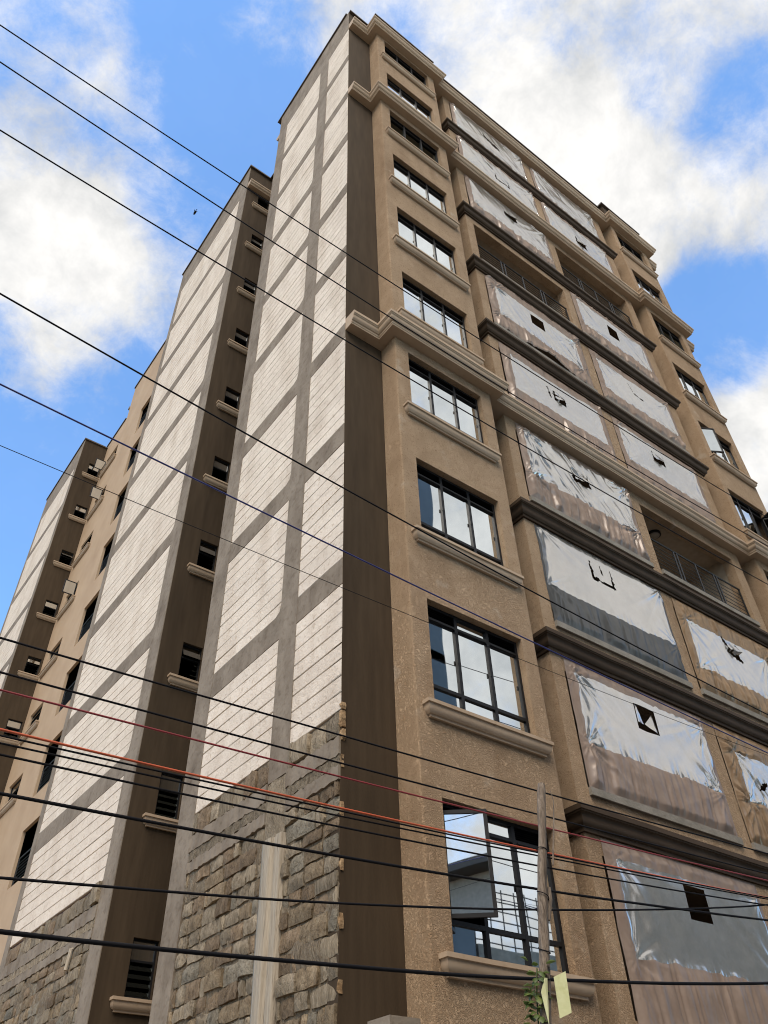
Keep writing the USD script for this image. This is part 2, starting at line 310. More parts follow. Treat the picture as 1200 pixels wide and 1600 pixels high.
def course(x, ya, yb, z0, z1, seed):
    """One white course: a long block with softened, slightly uneven edges."""
    r = np.random.default_rng(seed); n = max(2, int((yb - ya) / 0.45)); e, g = 0.008, 0.0065
    out = x - 0.003 - r.uniform(0, 0.005); prof = [(x + 0.06, z0 + g), (out + e, z0 + g), (out, z0 + g + e), (out, z1 - g - e), (out + e, z1 - g), (x + 0.06, z1 - g)]
    ys = np.linspace(ya + 0.002, yb - 0.002, n + 1); V, F = [], []
    for y in ys:
        for j, (px, pz) in enumerate(prof): V.append((px + (r.normal(0, 0.0015) if 0 < j < 5 else 0), y, pz + (r.normal(0, 0.0022) if 0 < j < 5 else 0)))
    k = len(prof)
    for i in range(n):
        for j in range(k):
            a, b = i * k + j, i * k + (j + 1) % k; F += [[a, b + k, b], [a, a + k, b + k]]
    for j in range(1, k - 1): F += [[0, j, j + 1], [n * k, n * k + j + 1, n * k + j]]
    m = trimesh.Trimesh(np.array(V), np.array(F), process=False); m.fix_normals(); return m
def stone_block(x, ya, yb, z0, z1, seed, proud=0.03, x_in=0.12):
    r = np.random.default_rng(seed); n = 4; ys, zs = np.linspace(ya, yb, n), np.linspace(z0, z1, n); h = z1 - z0
    jit = r.normal(0, 0.008, (n, n, 2)) * np.minimum(1, h / 0.2); dep = x - proud * r.uniform(0.4, 1.2) + r.normal(0, 0.006, (n, n))
    V = []
    for i in range(n):
        for j in range(n):
            edge = i in (0, n - 1) or j in (0, n - 1); corner = i in (0, n - 1) and j in (0, n - 1)
            cy, cz = (ya + yb) / 2, (z0 + z1) / 2; s = 0.965 if corner else 1
            V.append((dep[i, j] + (0.010 if edge else 0) + (0.006 if corner else 0), cy + (ys[i] - cy) * s + jit[i, j, 0], cz + (zs[j] - cz) * s + jit[i, j, 1]))
    F = []
    for i in range(n - 1):
        for j in range(n - 1):
            a, b, c, d = i * n + j, (i + 1) * n + j, (i + 1) * n + j + 1, i * n + j + 1; F += [[a, c, b], [a, d, c]]
    ring = [(i, 0) for i in range(n)] + [(n - 1, j) for j in range(1, n)] + [(i, n - 1) for i in range(n - 2, -1, -1)] + [(0, j) for j in range(n - 2, 0, -1)]
    ids = [i * n + j for i, j in ring]; o = len(V); V += [(x_in, V[q][1], V[q][2]) for q in ids]; k = len(ids)
    for q in range(k): F += [[ids[q], ids[(q + 1) % k], o + (q + 1) % k], [ids[q], o + (q + 1) % k, o + q]]
    m = trimesh.Trimesh(np.array(V), np.array(F), process=False); m.fix_normals(); return m

def white_panels(wall, x, spans, joined=False, z_first=6.66):
    ms = []
    for k in range(9):
        z0 = z_first if k == 0 else PT + 3 * (k - 1) + 0.475; z1 = PT + 3 * k; n = 10 if k else 8
        for s, (a, b) in enumerate(spans):
            zz = np.linspace(z0, z1, n + 1); w = (zz[1:-1] + np.random.default_rng(k * 9 + s).normal(0, 0.008, n - 1)); zz[1:-1] = w
            for i in range(n):
                c = course(x, a, b, zz[i], zz[i + 1], k * 1000 + s * 100 + i)
                if joined: ms.append(c)
                else: obj('white_course', c, WHITE, wall, smooth=20)
    if joined: obj('white_course', join(ms), WHITE, wall, smooth=20, kind='stuff')
def stone_rows(wall, x, spans, z_low, z_top, seed):
    """Raw stone masonry under the white wall: a broken top row, a rough concrete band, then courses."""
    r = np.random.default_rng(seed); i = 0
    for a, b in spans:
        y = a + 0.01
        while y < b - 0.12:                                           # broken blocks left from a torn-off roof
            w = min(r.uniform(0.28, 0.5), b - y); h = r.uniform(-0.06, 0.05); i += 1
            if r.random() < 0.9:
                obj('stone', stone_block(x, y + 0.008, y + w - 0.008, z_top - 0.34 + r.uniform(-0.02, 0.03), z_top + h - 0.02, seed * 999 + i, proud=r.uniform(0.02, 0.075)), STONES[r.choice([0, 0, 2, 4])], wall, smooth=40)
            y += w
        z = z_top - 0.92
        while z > z_low:
            h = r.uniform(0.17, 0.25); y = a - r.uniform(0, 0.15)
            while y < b - 0.05:
                w = r.choice([0.16, 0.30, 0.36, 0.42, 0.50]) * r.uniform(0.9, 1.1); ya, yb = max(y, a + 0.005), min(y + w, b - 0.005)
                if yb - ya > 0.08:
                    i += 1; pr = r.choice([0.006, 0.012, 0.020, 0.034]) + r.uniform(0, 0.008); zj = r.normal(0, 0.012)
                    obj('stone', stone_block(x, ya + 0.012, yb - 0.012, z - h + 0.012 + zj * 0.6 + abs(r.normal(0, 0.006)), z - 0.010 + zj * 0.4, seed * 999 + i, proud=pr), STONES[r.choice(5, p=[0.30, 0.22, 0.22, 0.14, 0.12])], wall, smooth=40)
                y += w
            z -= h
    # rough mortar bed behind, and a board-marked concrete band
    for a, b in spans:
        nY, nZ = max(8, int((b - a) / 0.05)), int((z_top - z_low + 0.6) / 0.05); yy, zz = np.meshgrid(np.linspace(a, b, nY), np.linspace(z_low - 0.6, z_top - 0.01, nZ), indexing='ij')
        p = np.stack([yy, zz, 0 * yy], -1); dx = x + 0.028 - 0.16 * np.maximum(meshkit.fbm(p * [2.6, 2.0, 1], 5, seed) - 0.52, 0) - 0.016 * meshkit.fbm(p * 26, 2, seed + 5)
        q = np.arange(nY * nZ).reshape(nY, nZ); F = np.concatenate([np.stack([q[:-1, :-1], q[:-1, 1:], q[1:, 1:]], -1).reshape(-1, 3), np.stack([q[:-1, :-1], q[1:, 1:], q[1:, :-1]], -1).reshape(-1, 3)])
        obj('mortar', (np.stack([dx, yy, zz], -1).reshape(-1, 3), F), MORTAR, wall, smooth=True)
        nb = max(4, int((b - a) / 0.06))
        for j, (za, zb, t) in enumerate(((0.36, 0.60, 0.034), (0.605, 0.745, 0.024), (0.75, 0.915, 0.030))):
            ys = np.linspace(a + 0.003, b - 0.003, nb + 1); V = []
            for y in ys:
                w0, w1 = r.normal(0, 0.008, 2); o = x - t + r.normal(0, 0.004)
                V += [(x + 0.05, y, z_top - zb), (o, y, z_top - zb + w0), (o + r.normal(0, 0.004), y, z_top - za + w1), (x + 0.05, y, z_top - za)]
            F = []
            for q_ in range(nb):
                for c in range(4):
                    p0, p1 = q_ * 4 + c, q_ * 4 + (c + 1) % 4; F += [[p0, p1 + 4, p1], [p0, p0 + 4, p1 + 4]]
            F += [[0, 1, 2], [0, 2, 3], [nb * 4, nb * 4 + 2, nb * 4 + 1], [nb * 4, nb * 4 + 3, nb * 4 + 2]]
            m = trimesh.Trimesh(np.array(V), np.array(F), process=False); m.fix_normals()
            obj('concrete_band', m, CONCRETE if j != 1 else STONES[0], wall, smooth=30)

side1 = obj('side_wall', bx(0.045, 0.30, 0.004, D1, 0, TOP), JOINT, B, label='white blockwork wall nearest the street corner')
fr, sp1 = skeleton(0.0, D1, [(1.22, 1.73), (3.99, D1)], 0.0)
fr2 = fr[:2] + fr[2:]
fr2[0] = bx(-0.014, 0.10, 1.22, 1.73, 6.30, TOP)
obj('concrete_frame', join(fr2), CONCRETE, side1)
white_panels(side1, 0.0, sp1)
obj('concrete_column', (lambda m: m)(stone_block(0.0, 1.22, 1.73, 5.45, 6.30, 5, proud=0.03)), STONES[0], side1, smooth=40)
# the pale column between the raw stones: rough, with deep upright grooves
V, F, ny, nz = [], [], 24, 60
yy, zz = np.meshgrid(np.linspace(1.215, 1.735, ny), np.linspace(0.0, 5.5, nz), indexing='ij')
gro = np.interp(yy, [1.23, 1.36, 1.39, 1.44, 1.47, 1.60, 1.63, 1.72], [0.03, 0.03, 0.0, 0.0, 0.045, 0.045, 0.015, 0.0])
xx = -0.02 - gro - 0.02 * (meshkit.fbm(np.stack([yy * 14, zz * 1.2, 0 * yy], -1), 4, 3) - 0.5); xx[0] = 0.05; xx[-1] = 0.05; yy[1] = yy[0] + 0.003; yy[-2] = yy[-1] - 0.003
q = np.arange(ny * nz).reshape(ny, nz)
F = np.concatenate([np.stack([q[:-1, :-1], q[:-1, 1:], q[1:, 1:]], -1).reshape(-1, 3), np.stack([q[:-1, :-1], q[1:, 1:], q[1:, :-1]], -1).reshape(-1, 3)])
obj('concrete_column', (np.stack([xx, yy, zz], -1).reshape(-1, 3), F), PALE, side1, smooth=True, label='pale rough column between the raw stones')
stone_rows(side1, 0.0, sp1, 3.0, 6.66, 3)
# crumbling plaster edge at the corner
r = np.random.default_rng(4)
for i in range(26):
    z = 2.9 + i * 0.15
    if i % 4: continue
    obj('plaster_crumb', stone_block(0.004, -0.006 - r.uniform(0, 0.006), 0.008 + r.uniform(0, 0.012), z, z + r.uniform(0.10, 0.17), 50 + i, proud=0.010, x_in=0.05), ORANGE_DIRT, side1, smooth=40)
for i in range(7):
    z = 6.15 + r.uniform(0, 0.55)
    obj('plaster_crumb', stone_block(0.004, -0.006 - r.uniform(0, .03), 0.02 + r.uniform(0, .03), z, z + r.uniform(0.05, 0.13), 90 + i, proud=0.02, x_in=0.06), ORANGE_DIRT, side1, smooth=40)

side2 = obj('side_wall', bx(0.045, 0.30, D2 + 0.004, D3 - 0.004, 0, TOP), JOINT, B, label='white blockwork wall between the two recesses')
fr, sp2 = skeleton(D2, D3, [(D2, 7.58), (12.75, D3)], 0.0)
obj('concrete_frame', join(fr), CONCRETE, side2)
white_panels(side2, 0.0, sp2)
stone_rows(side2, 0.0, sp2, 4.1, 6.62, 8)
obj('drain_pipe', tube([(0.05, 8.42, 5.72), (-0.05, 8.42, 5.70), (-0.07, 8.42, 5.36)], 0.035), PALE, side2, smooth=40, label='short white plastic drain spout in the stones')
side3 = obj('side_wall', bx(X3 + 0.045, 0.60, D4 + 0.004, D5, 0, TOP), JOINT, B, label='farthest white blockwork wall')
fr, sp3 = skeleton(D4, D5, [(D4, D4 + 0.45), (D5 - 0.4, D5)], X3)
obj('concrete_frame', join(fr), CONCRETE, side3)
white_panels(side3, X3, sp3, joined=True)

# rough undersides of nothing below: plain rendered base of the side walls
# ---- recess faces (dark brown) with small windows
HN = 5.66                                              # head of the lowest recess window
WN = [(0.52, 1.00, HN + 3 * k - 0.90, HN + 3 * k) for k in range(10)]
obj('brown_wall', wall_xz((0.002, N1 + 0.3, 0, TOP), WN, D2 - 0.002, D2 + 0.20), BROWN, B)
W3H = [15.0 + 3 * k for k in range(7)]
W3 = [(0.82, 1.40, z - 0.85, z) for z in W3H]
obj('brown_wall', wall_xz((X3 + 0.002, N2 + 0.3, 0, TOP), W3, D4 - 0.002, D4 + 0.20), BROWN, B)
obj('brown_wall', bx(N1, N1 + 0.25, D1 - 0.2, D2 - 0.003, 0, TOP), BROWN, B)
obj('brown_wall', bx(0.002, N1 + 0.2, D1 - 0.2, D1 - 0.001, 0, TOP - 0.002), BROWN, B)
obj('brown_wall', bx(0.31, N2 + 0.2, D3 - 0.2, D3 - 0.002, 0, TOP - 0.002), BROWN, B)
# ---- tan wall of the second recess
TWH = [15.0 + 3 * k - 0.02 for k in range(7)]
th = [(23.05, 24.60, z - 0.95, z) for z in TWH] + [(16.0, 20.3 if i > 3 else 20.7, z + 0.05 - 1.85, z + 0.05) for i, z in enumerate([12.0] + TWH)]
obj('tan_wall', wall_yz((D3 - 0.2, D4 + 0.1, 0, 34.75), th, N2, N2 + 0.10), SMOOTH_TAN, B)
obj('tan_wall', wall_yz((14.5, 22.85, 34.75, 37.3), None, N2 + 0.001, N2 + 0.22), SMOOTH_TAN, B)
obj('tan_wall', bx(N2 + 0.221, 6.0, 22.65, 22.85, 34.75, 37.3), SMOOTH_TAN, B)
obj('coping', bx(N2 - 0.05, N2 + 0.28, 14.4, 22.90, 37.3, 37.4), COPING, B)
obj('coping', bx(N2 - 0.05, N2 + 0.28, 22.90, D4 + 0.1, 34.75, 34.83), COPING, B)
obj('stair_tower_ledge', bx(N2 - 0.03, N2 + 0.1, 22.852, 23.02, 35.6, 35.75), CONCRETE, B)

# ---- front: brown strip, two window piers, balcony bay
PA, PC, BY = (0.88, 3.44), (12.95, 15.28), (4.03, 12.45)
obj('brown_wall', bx(0.004, PA[0] + 0.01, 0.0, 0.2, 0, 33.3), BROWN, B, label='dark brown strip between the white side and the window pier')
obj('brown_wall', bx(PC[1] - 0.01, 16.2, 0.0, 0.2, 0, 33.3), BROWN, B)
WIN_Z = [(3.92 + 3 * k, 5.64 + 3 * k) for k in range(10)]
def pier(x0, x1, wx0, wx1, ks):
    c = CrossSection([[(x0 + 0.04, PF), (x1 - 0.04, PF), (x1 - 0.012, PF + 0.012), (x1, PF + 0.04), (x1, 0.4), (x0, 0.4), (x0, PF + 0.04), (x0 + 0.012, PF + 0.012)]])
    m = Manifold.extrude(c, 33.4) - cube(x0 + 0.2, x1 - 0.2, PF + 0.22, 1, -1, 33)
    return m - Manifold.batch_boolean([cube(wx0, wx1, PF - 0.5, PF + 0.3, *WIN_Z[k]) for k in ks], m3.OpType.Add)
WA, WC = (1.20, 3.12), (13.17, 14.95)
obj('window_pier', pier(*PA, *WA, range(10)), STUCCO, B, smooth=25, label='rough tan pier of ten windows nearest the corner')
obj('window_pier', pier(*PC, *WC, range(2, 10)), STUCCO, B, smooth=25, label='rough tan pier of windows at the far right end')
XL, XR = (4.32, 8.08), (8.42, 12.06)
op = []
for k in range(10):
    z0, z1 = SOF[k] - 2.3, SOF[k] - 0.30
    op += [(XL[0], XL[1], z0, z1), (XR[0], XR[1], z0, z1)]
obj('balcony_bay', wall_xz((BY[0], BY[1], 0, 33.2), op, BFY, BFY + 0.26), STUCCO, B, label='tan bay of columns and beams around the balconies')
for xa in (BY[0], BY[1] - 0.2): obj('bay_side_wall', bx(xa + 0.001, xa + 0.199, BFY + 0.261, 0.6, 0, 33.2), STUCCO, B)
obj('recess_wall', bx(PA[1] - 0.1, BY[0] + 0.1, 0.42, 0.55, 0, 33.2), BROWN, B)
obj('recess_wall', bx(BY[1] - 0.1, PC[0] + 0.1, 0.42, 0.55, 0, 33.2), BROWN, B)
obj('balcony_back_wall', bx(4.1, 12.4, 1.35, 1.5, 0, 33.2), CEIL, B)
obj('balcony_side_wall', bx(8.15, 8.35, BFY + 0.262, 1.35, 0, 33.1), CEIL, B)
for xa in (4.20, 12.08): obj('balcony_side_wall', bx(xa, xa + 0.1, BFY + 0.262, 1.35, 0, 33.1), CEIL, B)
for k in range(10):
    obj('balcony_ceiling', bx(4.21, 12.2, BFY + 0.263, 1.349, SOF[k] - 0.16, SOF[k] + 0.52), CEIL, B)
    for i, (xa, xb) in enumerate((XL, XR)):
        if k < 9: obj('slab_edge', bx(xa + 0.02 - 0.015, xb + 0.01, BFY - 0.055, BFY + 0.1, SOF[k] + 0.57, SOF[k] + 0.69), SLAB, B)
for k in range(11):
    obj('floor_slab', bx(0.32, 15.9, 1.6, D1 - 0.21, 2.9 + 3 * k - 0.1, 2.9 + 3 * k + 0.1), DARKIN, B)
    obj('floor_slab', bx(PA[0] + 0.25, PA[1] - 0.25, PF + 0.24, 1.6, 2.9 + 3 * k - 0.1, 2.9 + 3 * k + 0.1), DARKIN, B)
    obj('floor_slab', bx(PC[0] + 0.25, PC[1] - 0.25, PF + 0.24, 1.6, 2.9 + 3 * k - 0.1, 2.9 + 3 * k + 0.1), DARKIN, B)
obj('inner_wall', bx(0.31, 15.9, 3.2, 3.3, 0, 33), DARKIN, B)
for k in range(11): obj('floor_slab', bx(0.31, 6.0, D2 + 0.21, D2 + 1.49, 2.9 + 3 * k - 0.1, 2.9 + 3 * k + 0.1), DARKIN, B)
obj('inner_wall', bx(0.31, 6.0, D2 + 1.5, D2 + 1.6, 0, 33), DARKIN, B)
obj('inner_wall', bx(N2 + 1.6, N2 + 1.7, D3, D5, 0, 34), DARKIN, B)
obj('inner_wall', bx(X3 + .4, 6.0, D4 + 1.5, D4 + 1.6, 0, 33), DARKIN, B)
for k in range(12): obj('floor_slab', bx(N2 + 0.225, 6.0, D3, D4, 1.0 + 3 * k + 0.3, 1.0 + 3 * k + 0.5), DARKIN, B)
obj('right_wall', bx(16.0, 16.2, 0.21, D5, 0, TOP), STUCCO, B)
obj('rear_wall', bx(0.6, 16.2, D5, D5 + 0.2, 0, TOP), STUCCO, B)
for xa, ya, yb in ((0.31, 0.6, D1 - 0.21), (N1 + 0.3, D1 - 0.209, D2 + 0.2), (0.31, D2 + 0.21, D3 - 0.21), (N2 + 0.3, D3 - 0.209, D4 + 0.2), (0.61, D4 + 0.21, D5 - 0.1)):
    obj('roof', bx(xa, 16.0, ya, yb, 33.4, 33.6), SLAB, B)

# ---- mouldings
CORN = [(0, 0), (0.20, 0), (0.20, 0.035), (0.215, 0.045), (0.215, 0.10)] + arc((0.215, 0.10), (0.275, 0.18), 5) + [(0.275, 0.18), (0.275, 0.215), (0.292, 0.225), (0.292, 0.245), (0.31, 0.255), (0.31, 0.325), (0.285, 0.345), (0, 0.365)]
front = [(0.003, 0.0), (PA[0], 0.0), (PA[0], PF), (PA[1], PF), (PA[1], BFY), (PC[0], BFY), (PC[0], PF), (PC[1], PF), (PC[1], 0.0), (16.2, 0.0)]
for k, s in ((3, 1.0), (7, 1.0), (9, 1.12)):
    z = SOF[k] - (0.0 if k != 9 else 0.15)
    obj('cornice', moulding(front, [(a * s, b * s) for a, b in CORN], z), CREAM, B, smooth=20, label=f'cream stepped cornice {["", "above the fourth row of windows", "above the eighth row", "under the roof"][(3, 7, 9).index(k) + 1]}')
    for xa, xb in ((PA[1], BY[0]), (BY[1], PC[0])):
        obj('cornice_soffit', bx(xa + 0.001, xb - 0.001, BFY - 0.001, 0.42, z + 0.002, z + 0.3), CREAM, B)
LEDG = [(0, 0), (0.045, 0), (0.045, 0.06)] + arc((0.045, 0.06), (0.115, 0.15), 5) + [(0.115, 0.15), (0.115, 0.19)] + arc((0.115, 0.19), (0.16, 0.235), 4, False) + [(0.16, 0.235), (0.16, 0.25), (0.178, 0.26), (0.178, 0.335), (0, 0.36)]
bay = [(BY[0], 0.40), (BY[0], BFY), (BY[1], BFY), (BY[1], 0.40)]
for k in (0, 1, 2, 4, 5, 6, 8):
    obj('balcony_ledge', moulding(bay, LEDG, SOF[k] - 0.03), LEDGE, B, smooth=20)
notch = [(0.003, D2), (N1, D2), (N1, D1), (0.003, D1)]
obj('cornice', moulding(notch, [(a * 0.9, b * 0.9) for a, b in CORN], 32.78), CREAM, B, smooth=20, label='cream cornice round the top of the side recess')
# parapet and its dark coping
par = [(0, 0), (0.02, 0), (0.02, 1.45), (0, 1.45)]
obj('parapet', moulding(front, [(-0.16, 0.1), (0.0, 0.1), (0.0, 1.42), (-0.16, 1.42)], 33.05), BROWN, B)
obj('coping', moulding(front, [(-0.2, 0), (0.09, 0), (0.09, 0.09), (-0.2, 0.09)], 34.475), COPING, B)
obj('coping', bx(-0.06, 0.34, 0.101, D1 + 0.25, TOP, TOP + 0.08), COPING, B)
obj('coping', bx(-0.06, 0.34, D2 - 0.08, D3 + 0.06, TOP, TOP + 0.08), COPING, B)
obj('coping', bx(0.341, N1 + 0.34, D2 - 0.08, D2 + 0.25, TOP, TOP + 0.08), COPING, B)
obj('coping', bx(X3 - 0.06, X3 + 0.3, D4 - 0.06, D5 + 0.06, TOP, TOP + 0.08), COPING, B)
obj('coping', bx(X3 + 0.301, N2 + 0.1, D4 - 0.06, D4 + 0.3, TOP, TOP + 0.08), COPING, B)
obj('parapet', bx(N1 - 0.3, N1 - 0.05, D1 + 0.001, D2 - 0.081, 33.1, TOP), BROWN, B)
obj('coping', bx(N1 - 0.38, N1 - 0.03, D1 + 0.251, D2 - 0.081, TOP, TOP + 0.08), COPING, B)

# ---- windows
SILL = [(0.005, 0), (0.05, 0), (0.05, 0.035)] + arc((0.05, 0.035), (0.115, 0.13), 6) + [(0.115, 0.13), (0.115, 0.16), (0.14, 0.165), (0.14, 0.215), (0.005, 0.24)]
def sill(x0, x1, yface, ztop, s=1.0):
    return moulding([(x0, yface + 0.03), (x0, yface), (x1, yface), (x1, yface + 0.03)], [(a * s, b * s) for a, b in SILL], ztop - 0.24 * s)
def pane_mesh(x0, x1, z0, z1, y, seed):
    r = np.random.default_rng(seed); t = r.normal(0, 0.0022, 2); v, f = bx(x0, x1, y - 0.003, y + 0.003, z0, z1)
    v[:, 1] += (v[:, 0] - (x0 + x1) / 2) * t[0] + (v[:, 2] - (z0 + z1) / 2) * t[1]
    return v, f
def louvre(x0, x1, z0, z1, y, n=6):
    ms = [bx(x0, x1, y + 0.03, y + 0.035, z0, z1)]
    for i in range(n):
        z = z0 + (i + 0.15) * (z1 - z0) / n; h = (z1 - z0) / n * 0.75
        v, f = bx(x0, x1, y - 0.025, y - 0.019, z, z + h); v[v[:, 2] > z + h / 2, 1] += 0.035; ms.append((v, f))
    return join(ms)
def window(x0, x1, z0, z1, y, seed, glass_top=False, sash=None, glass_mat=None, label=None):
    """Three bays wide with a louvre row on top and a row of low panes at the bottom. sash: (bay, turn in degrees, hinge side)."""
    g = glass_mat or GLASS; f = 0.05; y += 0.05
    za, zb = z0 + 0.36, z1 - 0.24; xs = [x0 + (x1 - x0) * i / 3 for i in range(4)]
    bars = [bx(x0, x1, y - 0.035, y + 0.035, z0, z0 + f), bx(x0, x1, y - 0.035, y + 0.035, z1 - f, z1)]
    for i, x in enumerate(xs):
        a, b = (x, x + f) if i == 0 else ((x - f, x) if i == 3 else (x - f * 0.55, x + f * 0.55)); bars.append(bx(a, b, y - 0.034, y + 0.034, z0 + f, z1 - f))
    for z in (za, zb):
        for i in range(3): bars.append(bx(xs[i] + f * 0.56, xs[i + 1] - f * 0.56, y - 0.033, y + 0.033, z - f * 0.5, z + f * 0.5))
    for i in range(3): bars.append(bx(xs[i] + f, xs[i + 1] - f, y - 0.045, y - 0.034, zb - f * 0.45, zb - f * 0.1))
    w = obj('window', join(bars), FRAME, B, label=label)
    for i in range(3):
        a, b = xs[i] + (f if i == 0 else f * 0.56), xs[i + 1] - (f if i == 2 else f * 0.56)
        obj('pane', pane_mesh(a, b, z0 + f, za - f * 0.5, y, seed * 31 + i), g, w)
        if glass_top and i == 1: obj('pane', pane_mesh(a, b, zb + f * 0.5, z1 - f, y, seed * 31 + 7), g, w)
        else: obj('louvre', louvre(a, b, zb + f * 0.5, z1 - f, y), FRAME, w)
        if sash and sash[0] == i:
            _, deg, side = sash; s = 0.045; th_ = math.radians(deg)
            hx = a if side == 'left' else b
            def turn(m):
                v, ff = raw(m); v = v.copy(); dx, dy = v[:, 0] - hx, v[:, 1] - (y - 0.04); sg = -1 if side == 'left' else 1
                c_, s_ = math.cos(th_), math.sin(th_) * sg
                v[:, 0], v[:, 1] = hx + c_ * dx - s_ * dy, y - 0.04 + s_ * dx + c_ * dy
                return v, ff
            zz0, zz1 = za + 0.02, zb + (0.12 if glass_top else 0.0)
            fm = join([bx(a, b, y - 0.06, y - 0.02, zz0, zz0 + s), bx(a, b, y - 0.06, y - 0.02, zz1 - s, zz1), bx(a, a + s, y - 0.06, y - 0.02, zz0 + s, zz1 - s), bx(b - s, b, y - 0.06, y - 0.02, zz0 + s, zz1 - s)])
            obj('open_sash', turn(fm), FRAME, w)
            obj('pane', turn(bx(a + s, b - s, y - 0.043, y - 0.037, zz0 + s, zz1 - s)), g, w)
        else:
            obj('pane', pane_mesh(a, b, za + f * 0.5, zb - f * 0.5, y, seed * 31 + 20 + i), g, w)
            obj('handle', bx(b - 0.012, b + 0.005, y - 0.05, y - 0.034, (za + zb) / 2 - 0.04, (za + zb) / 2 + 0.03), FRAME, w)
    return w
names = ['lowest', 'second', 'third', 'fourth', 'fifth', 'sixth', 'seventh', 'eighth', 'ninth', 'top']
for k in range(10):
    z0, z1 = WIN_Z[k]
    window(WA[0], WA[1], z0, z1, PF + 0.10, k + 1, glass_top=k < 2, sash=(0, 38, 'left') if k == 0 else None, glass_mat=GLASS_DARK if k in (7, 9) else None,
           label='window with its left sash swung open' if k == 0 else None)
    obj('window_sill', sill(WA[0] - 0.08, WA[1] + 0.03, PF, z0 - 0.01), CREAM, B, smooth=20)
    if k >= 2:
        window(WC[0], WC[1], z0, z1, PF + 0.10, k + 40, sash={5: (0, 30, 'left'), 4: (2, 70, 'right')}.get(k), glass_mat=GLASS_DARK if k in (7, 9) else None,
               label='window with a sash pushed far open' if k == 5 else None)
        obj('window_sill', sill(WC[0] - 0.08, WC[1] + 0.08, PF, z0 - 0.01), CREAM, B, smooth=20)
def small_window(x0, x1, z0, z1, y, seed, axis='x', sash=False):
    """Narrow window of glass louvre blades under a top light; axis: along which it runs."""
    r = np.random.default_rng(seed); f = 0.035; y += 0.09; zt = z0 + (z1 - z0) * 0.62
    bars = [bx(x0, x0 + f, y - 0.03, y + 0.03, z0, z1), bx(x1 - f, x1, y - 0.03, y + 0.03, z0, z1), bx(x0 + f, x1 - f, y - 0.03, y + 0.03, z0, z0 + f), bx(x0 + f, x1 - f, y - 0.03, y + 0.03, z1 - f, z1), bx(x0 + f, x1 - f, y - 0.03, y + 0.03, zt - f / 2, zt + f / 2)]
    sw = (lambda m: m) if axis == 'x' else (lambda m: (np.column_stack([raw(m)[0][:, 1] - y + axis, raw(m)[0][:, 0], raw(m)[0][:, 2]]), raw(m)[1][:, ::-1]))
    w = obj('window', sw(join(bars)), FRAME, B)
    n = 4
    for i in range(n):
        za = z0 + f + (zt - z0 - 1.5 * f) * i / n; h = (zt - z0 - 1.5 * f) / n
        v, ff = bx(x0 + f, x1 - f, y - 0.003, y + 0.003, za + 0.004, za + h + 0.01); v[v[:, 2] > za + h / 2, 1] += 0.03; v[v[:, 2] < za + h / 2, 1] -= 0.03
        obj('glass_blade', sw((v, ff)), GLASS_DARK, w)
    v, ff = bx(x0 + f, x1 - f, y - 0.004, y + 0.004, zt + f / 2, z1 - f)
    if sash or r.random() < 0.6:
        d = r.uniform(0.05, 0.16); v[v[:, 2] < (zt + z1) / 2, 1] -= d
    obj('pane', sw((v, ff)), GLASS, w)
    return w
for k, (x0, x1, z0, z1) in enumerate(WN):
    small_window(x0, x1, z0, z1, D2, 100 + k)
    obj('window_sill', sill(x0 - 0.10, x1 + 0.10, D2 - 0.002, z0 - 0.005, 0.95), CREAM, B, smooth=20)
for k, (x0, x1, z0, z1) in enumerate(W3):
    small_window(x0, x1, z0, z1, D4, 200 + k)
    obj('window_sill', sill(x0 - 0.10, x1 + 0.06, D4 - 0.002, z0 - 0.005, 0.95), CREAM, B, smooth=20)
for k, z in enumerate(TWH):
    small_window(23.05, 24.60, z - 0.95, z, N2, 300 + k, axis=N2 + 0.12)
    m = moulding([(N2 + 0.03, 24.75), (N2, 24.75), (N2, 22.98), (N2 + 0.03, 22.98)], SILL, z - 0.95 - 0.245); obj('window_sill', m, CREAM, B, smooth=20)
# sashes of the tan wall swung out at right angles
for i, (k, y, h) in enumerate(((3, 23.10, 0.62), (0, 23.7, 0.62), (6, 24.55, 0.55), (5, 23.4, 0.5))):
    z = TWH[k]
    if i in (0, 2, 3):
        s = obj('open_sash', join([bx(N2 - 0.55, N2 - 0.02, y, y + 0.03, z - 0.85, z - 0.81), bx(N2 - 0.55, N2 - 0.02, y, y + 0.03, z - 0.19, z - 0.15), bx(N2 - 0.55, N2 - 0.51, y, y + 0.03, z - 0.809, z - 0.191), bx(N2 - 0.06, N2 - 0.02, y, y + 0.03, z - 0.809, z - 0.191)]), FRAME, B)
        obj('pane', bx(N2 - 0.51, N2 - 0.06, y + 0.012, y + 0.018, z - 0.809, z - 0.191), GLASS, s)

# ---- railings
def railing(p0, p1, z0, z1, posts, name='railing'):
    p0, p1 = np.array(p0, float), np.array(p1, float); d = p1 - p0; Lh = np.linalg.norm(d); d /= Lh
    def seg(a, b, za, zb, rr): return tube([(*(p0 + d * a), za), (*(p0 + d * b), zb)], rr, 6)
    rl = obj(name, seg(0, Lh, z1, z1, 0.024), RAIL, B, smooth=40)
    for i in range(7): obj('bar', seg(0, Lh, z0 + 0.10 + i * (z1 - z0 - 0.16) / 7, z0 + 0.10 + i * (z1 - z0 - 0.16) / 7, 0.009), RAIL, rl, smooth=40)
    for t in posts:
        v, f = bx(-0.02, 0.02, -0.014, 0.014, z0, z1); c = p0 + d * t * Lh; ang = math.atan2(d[1], d[0])
        R = np.array([[math.cos(ang), -math.sin(ang)], [math.sin(ang), math.cos(ang)]]); v[:, :2] = v[:, :2] @ R.T + c
        obj('post', (v, f), RAIL, rl)
    return rl
PO = [0.006, 0.27, 0.305, 0.5, 0.70, 0.735, 0.994]
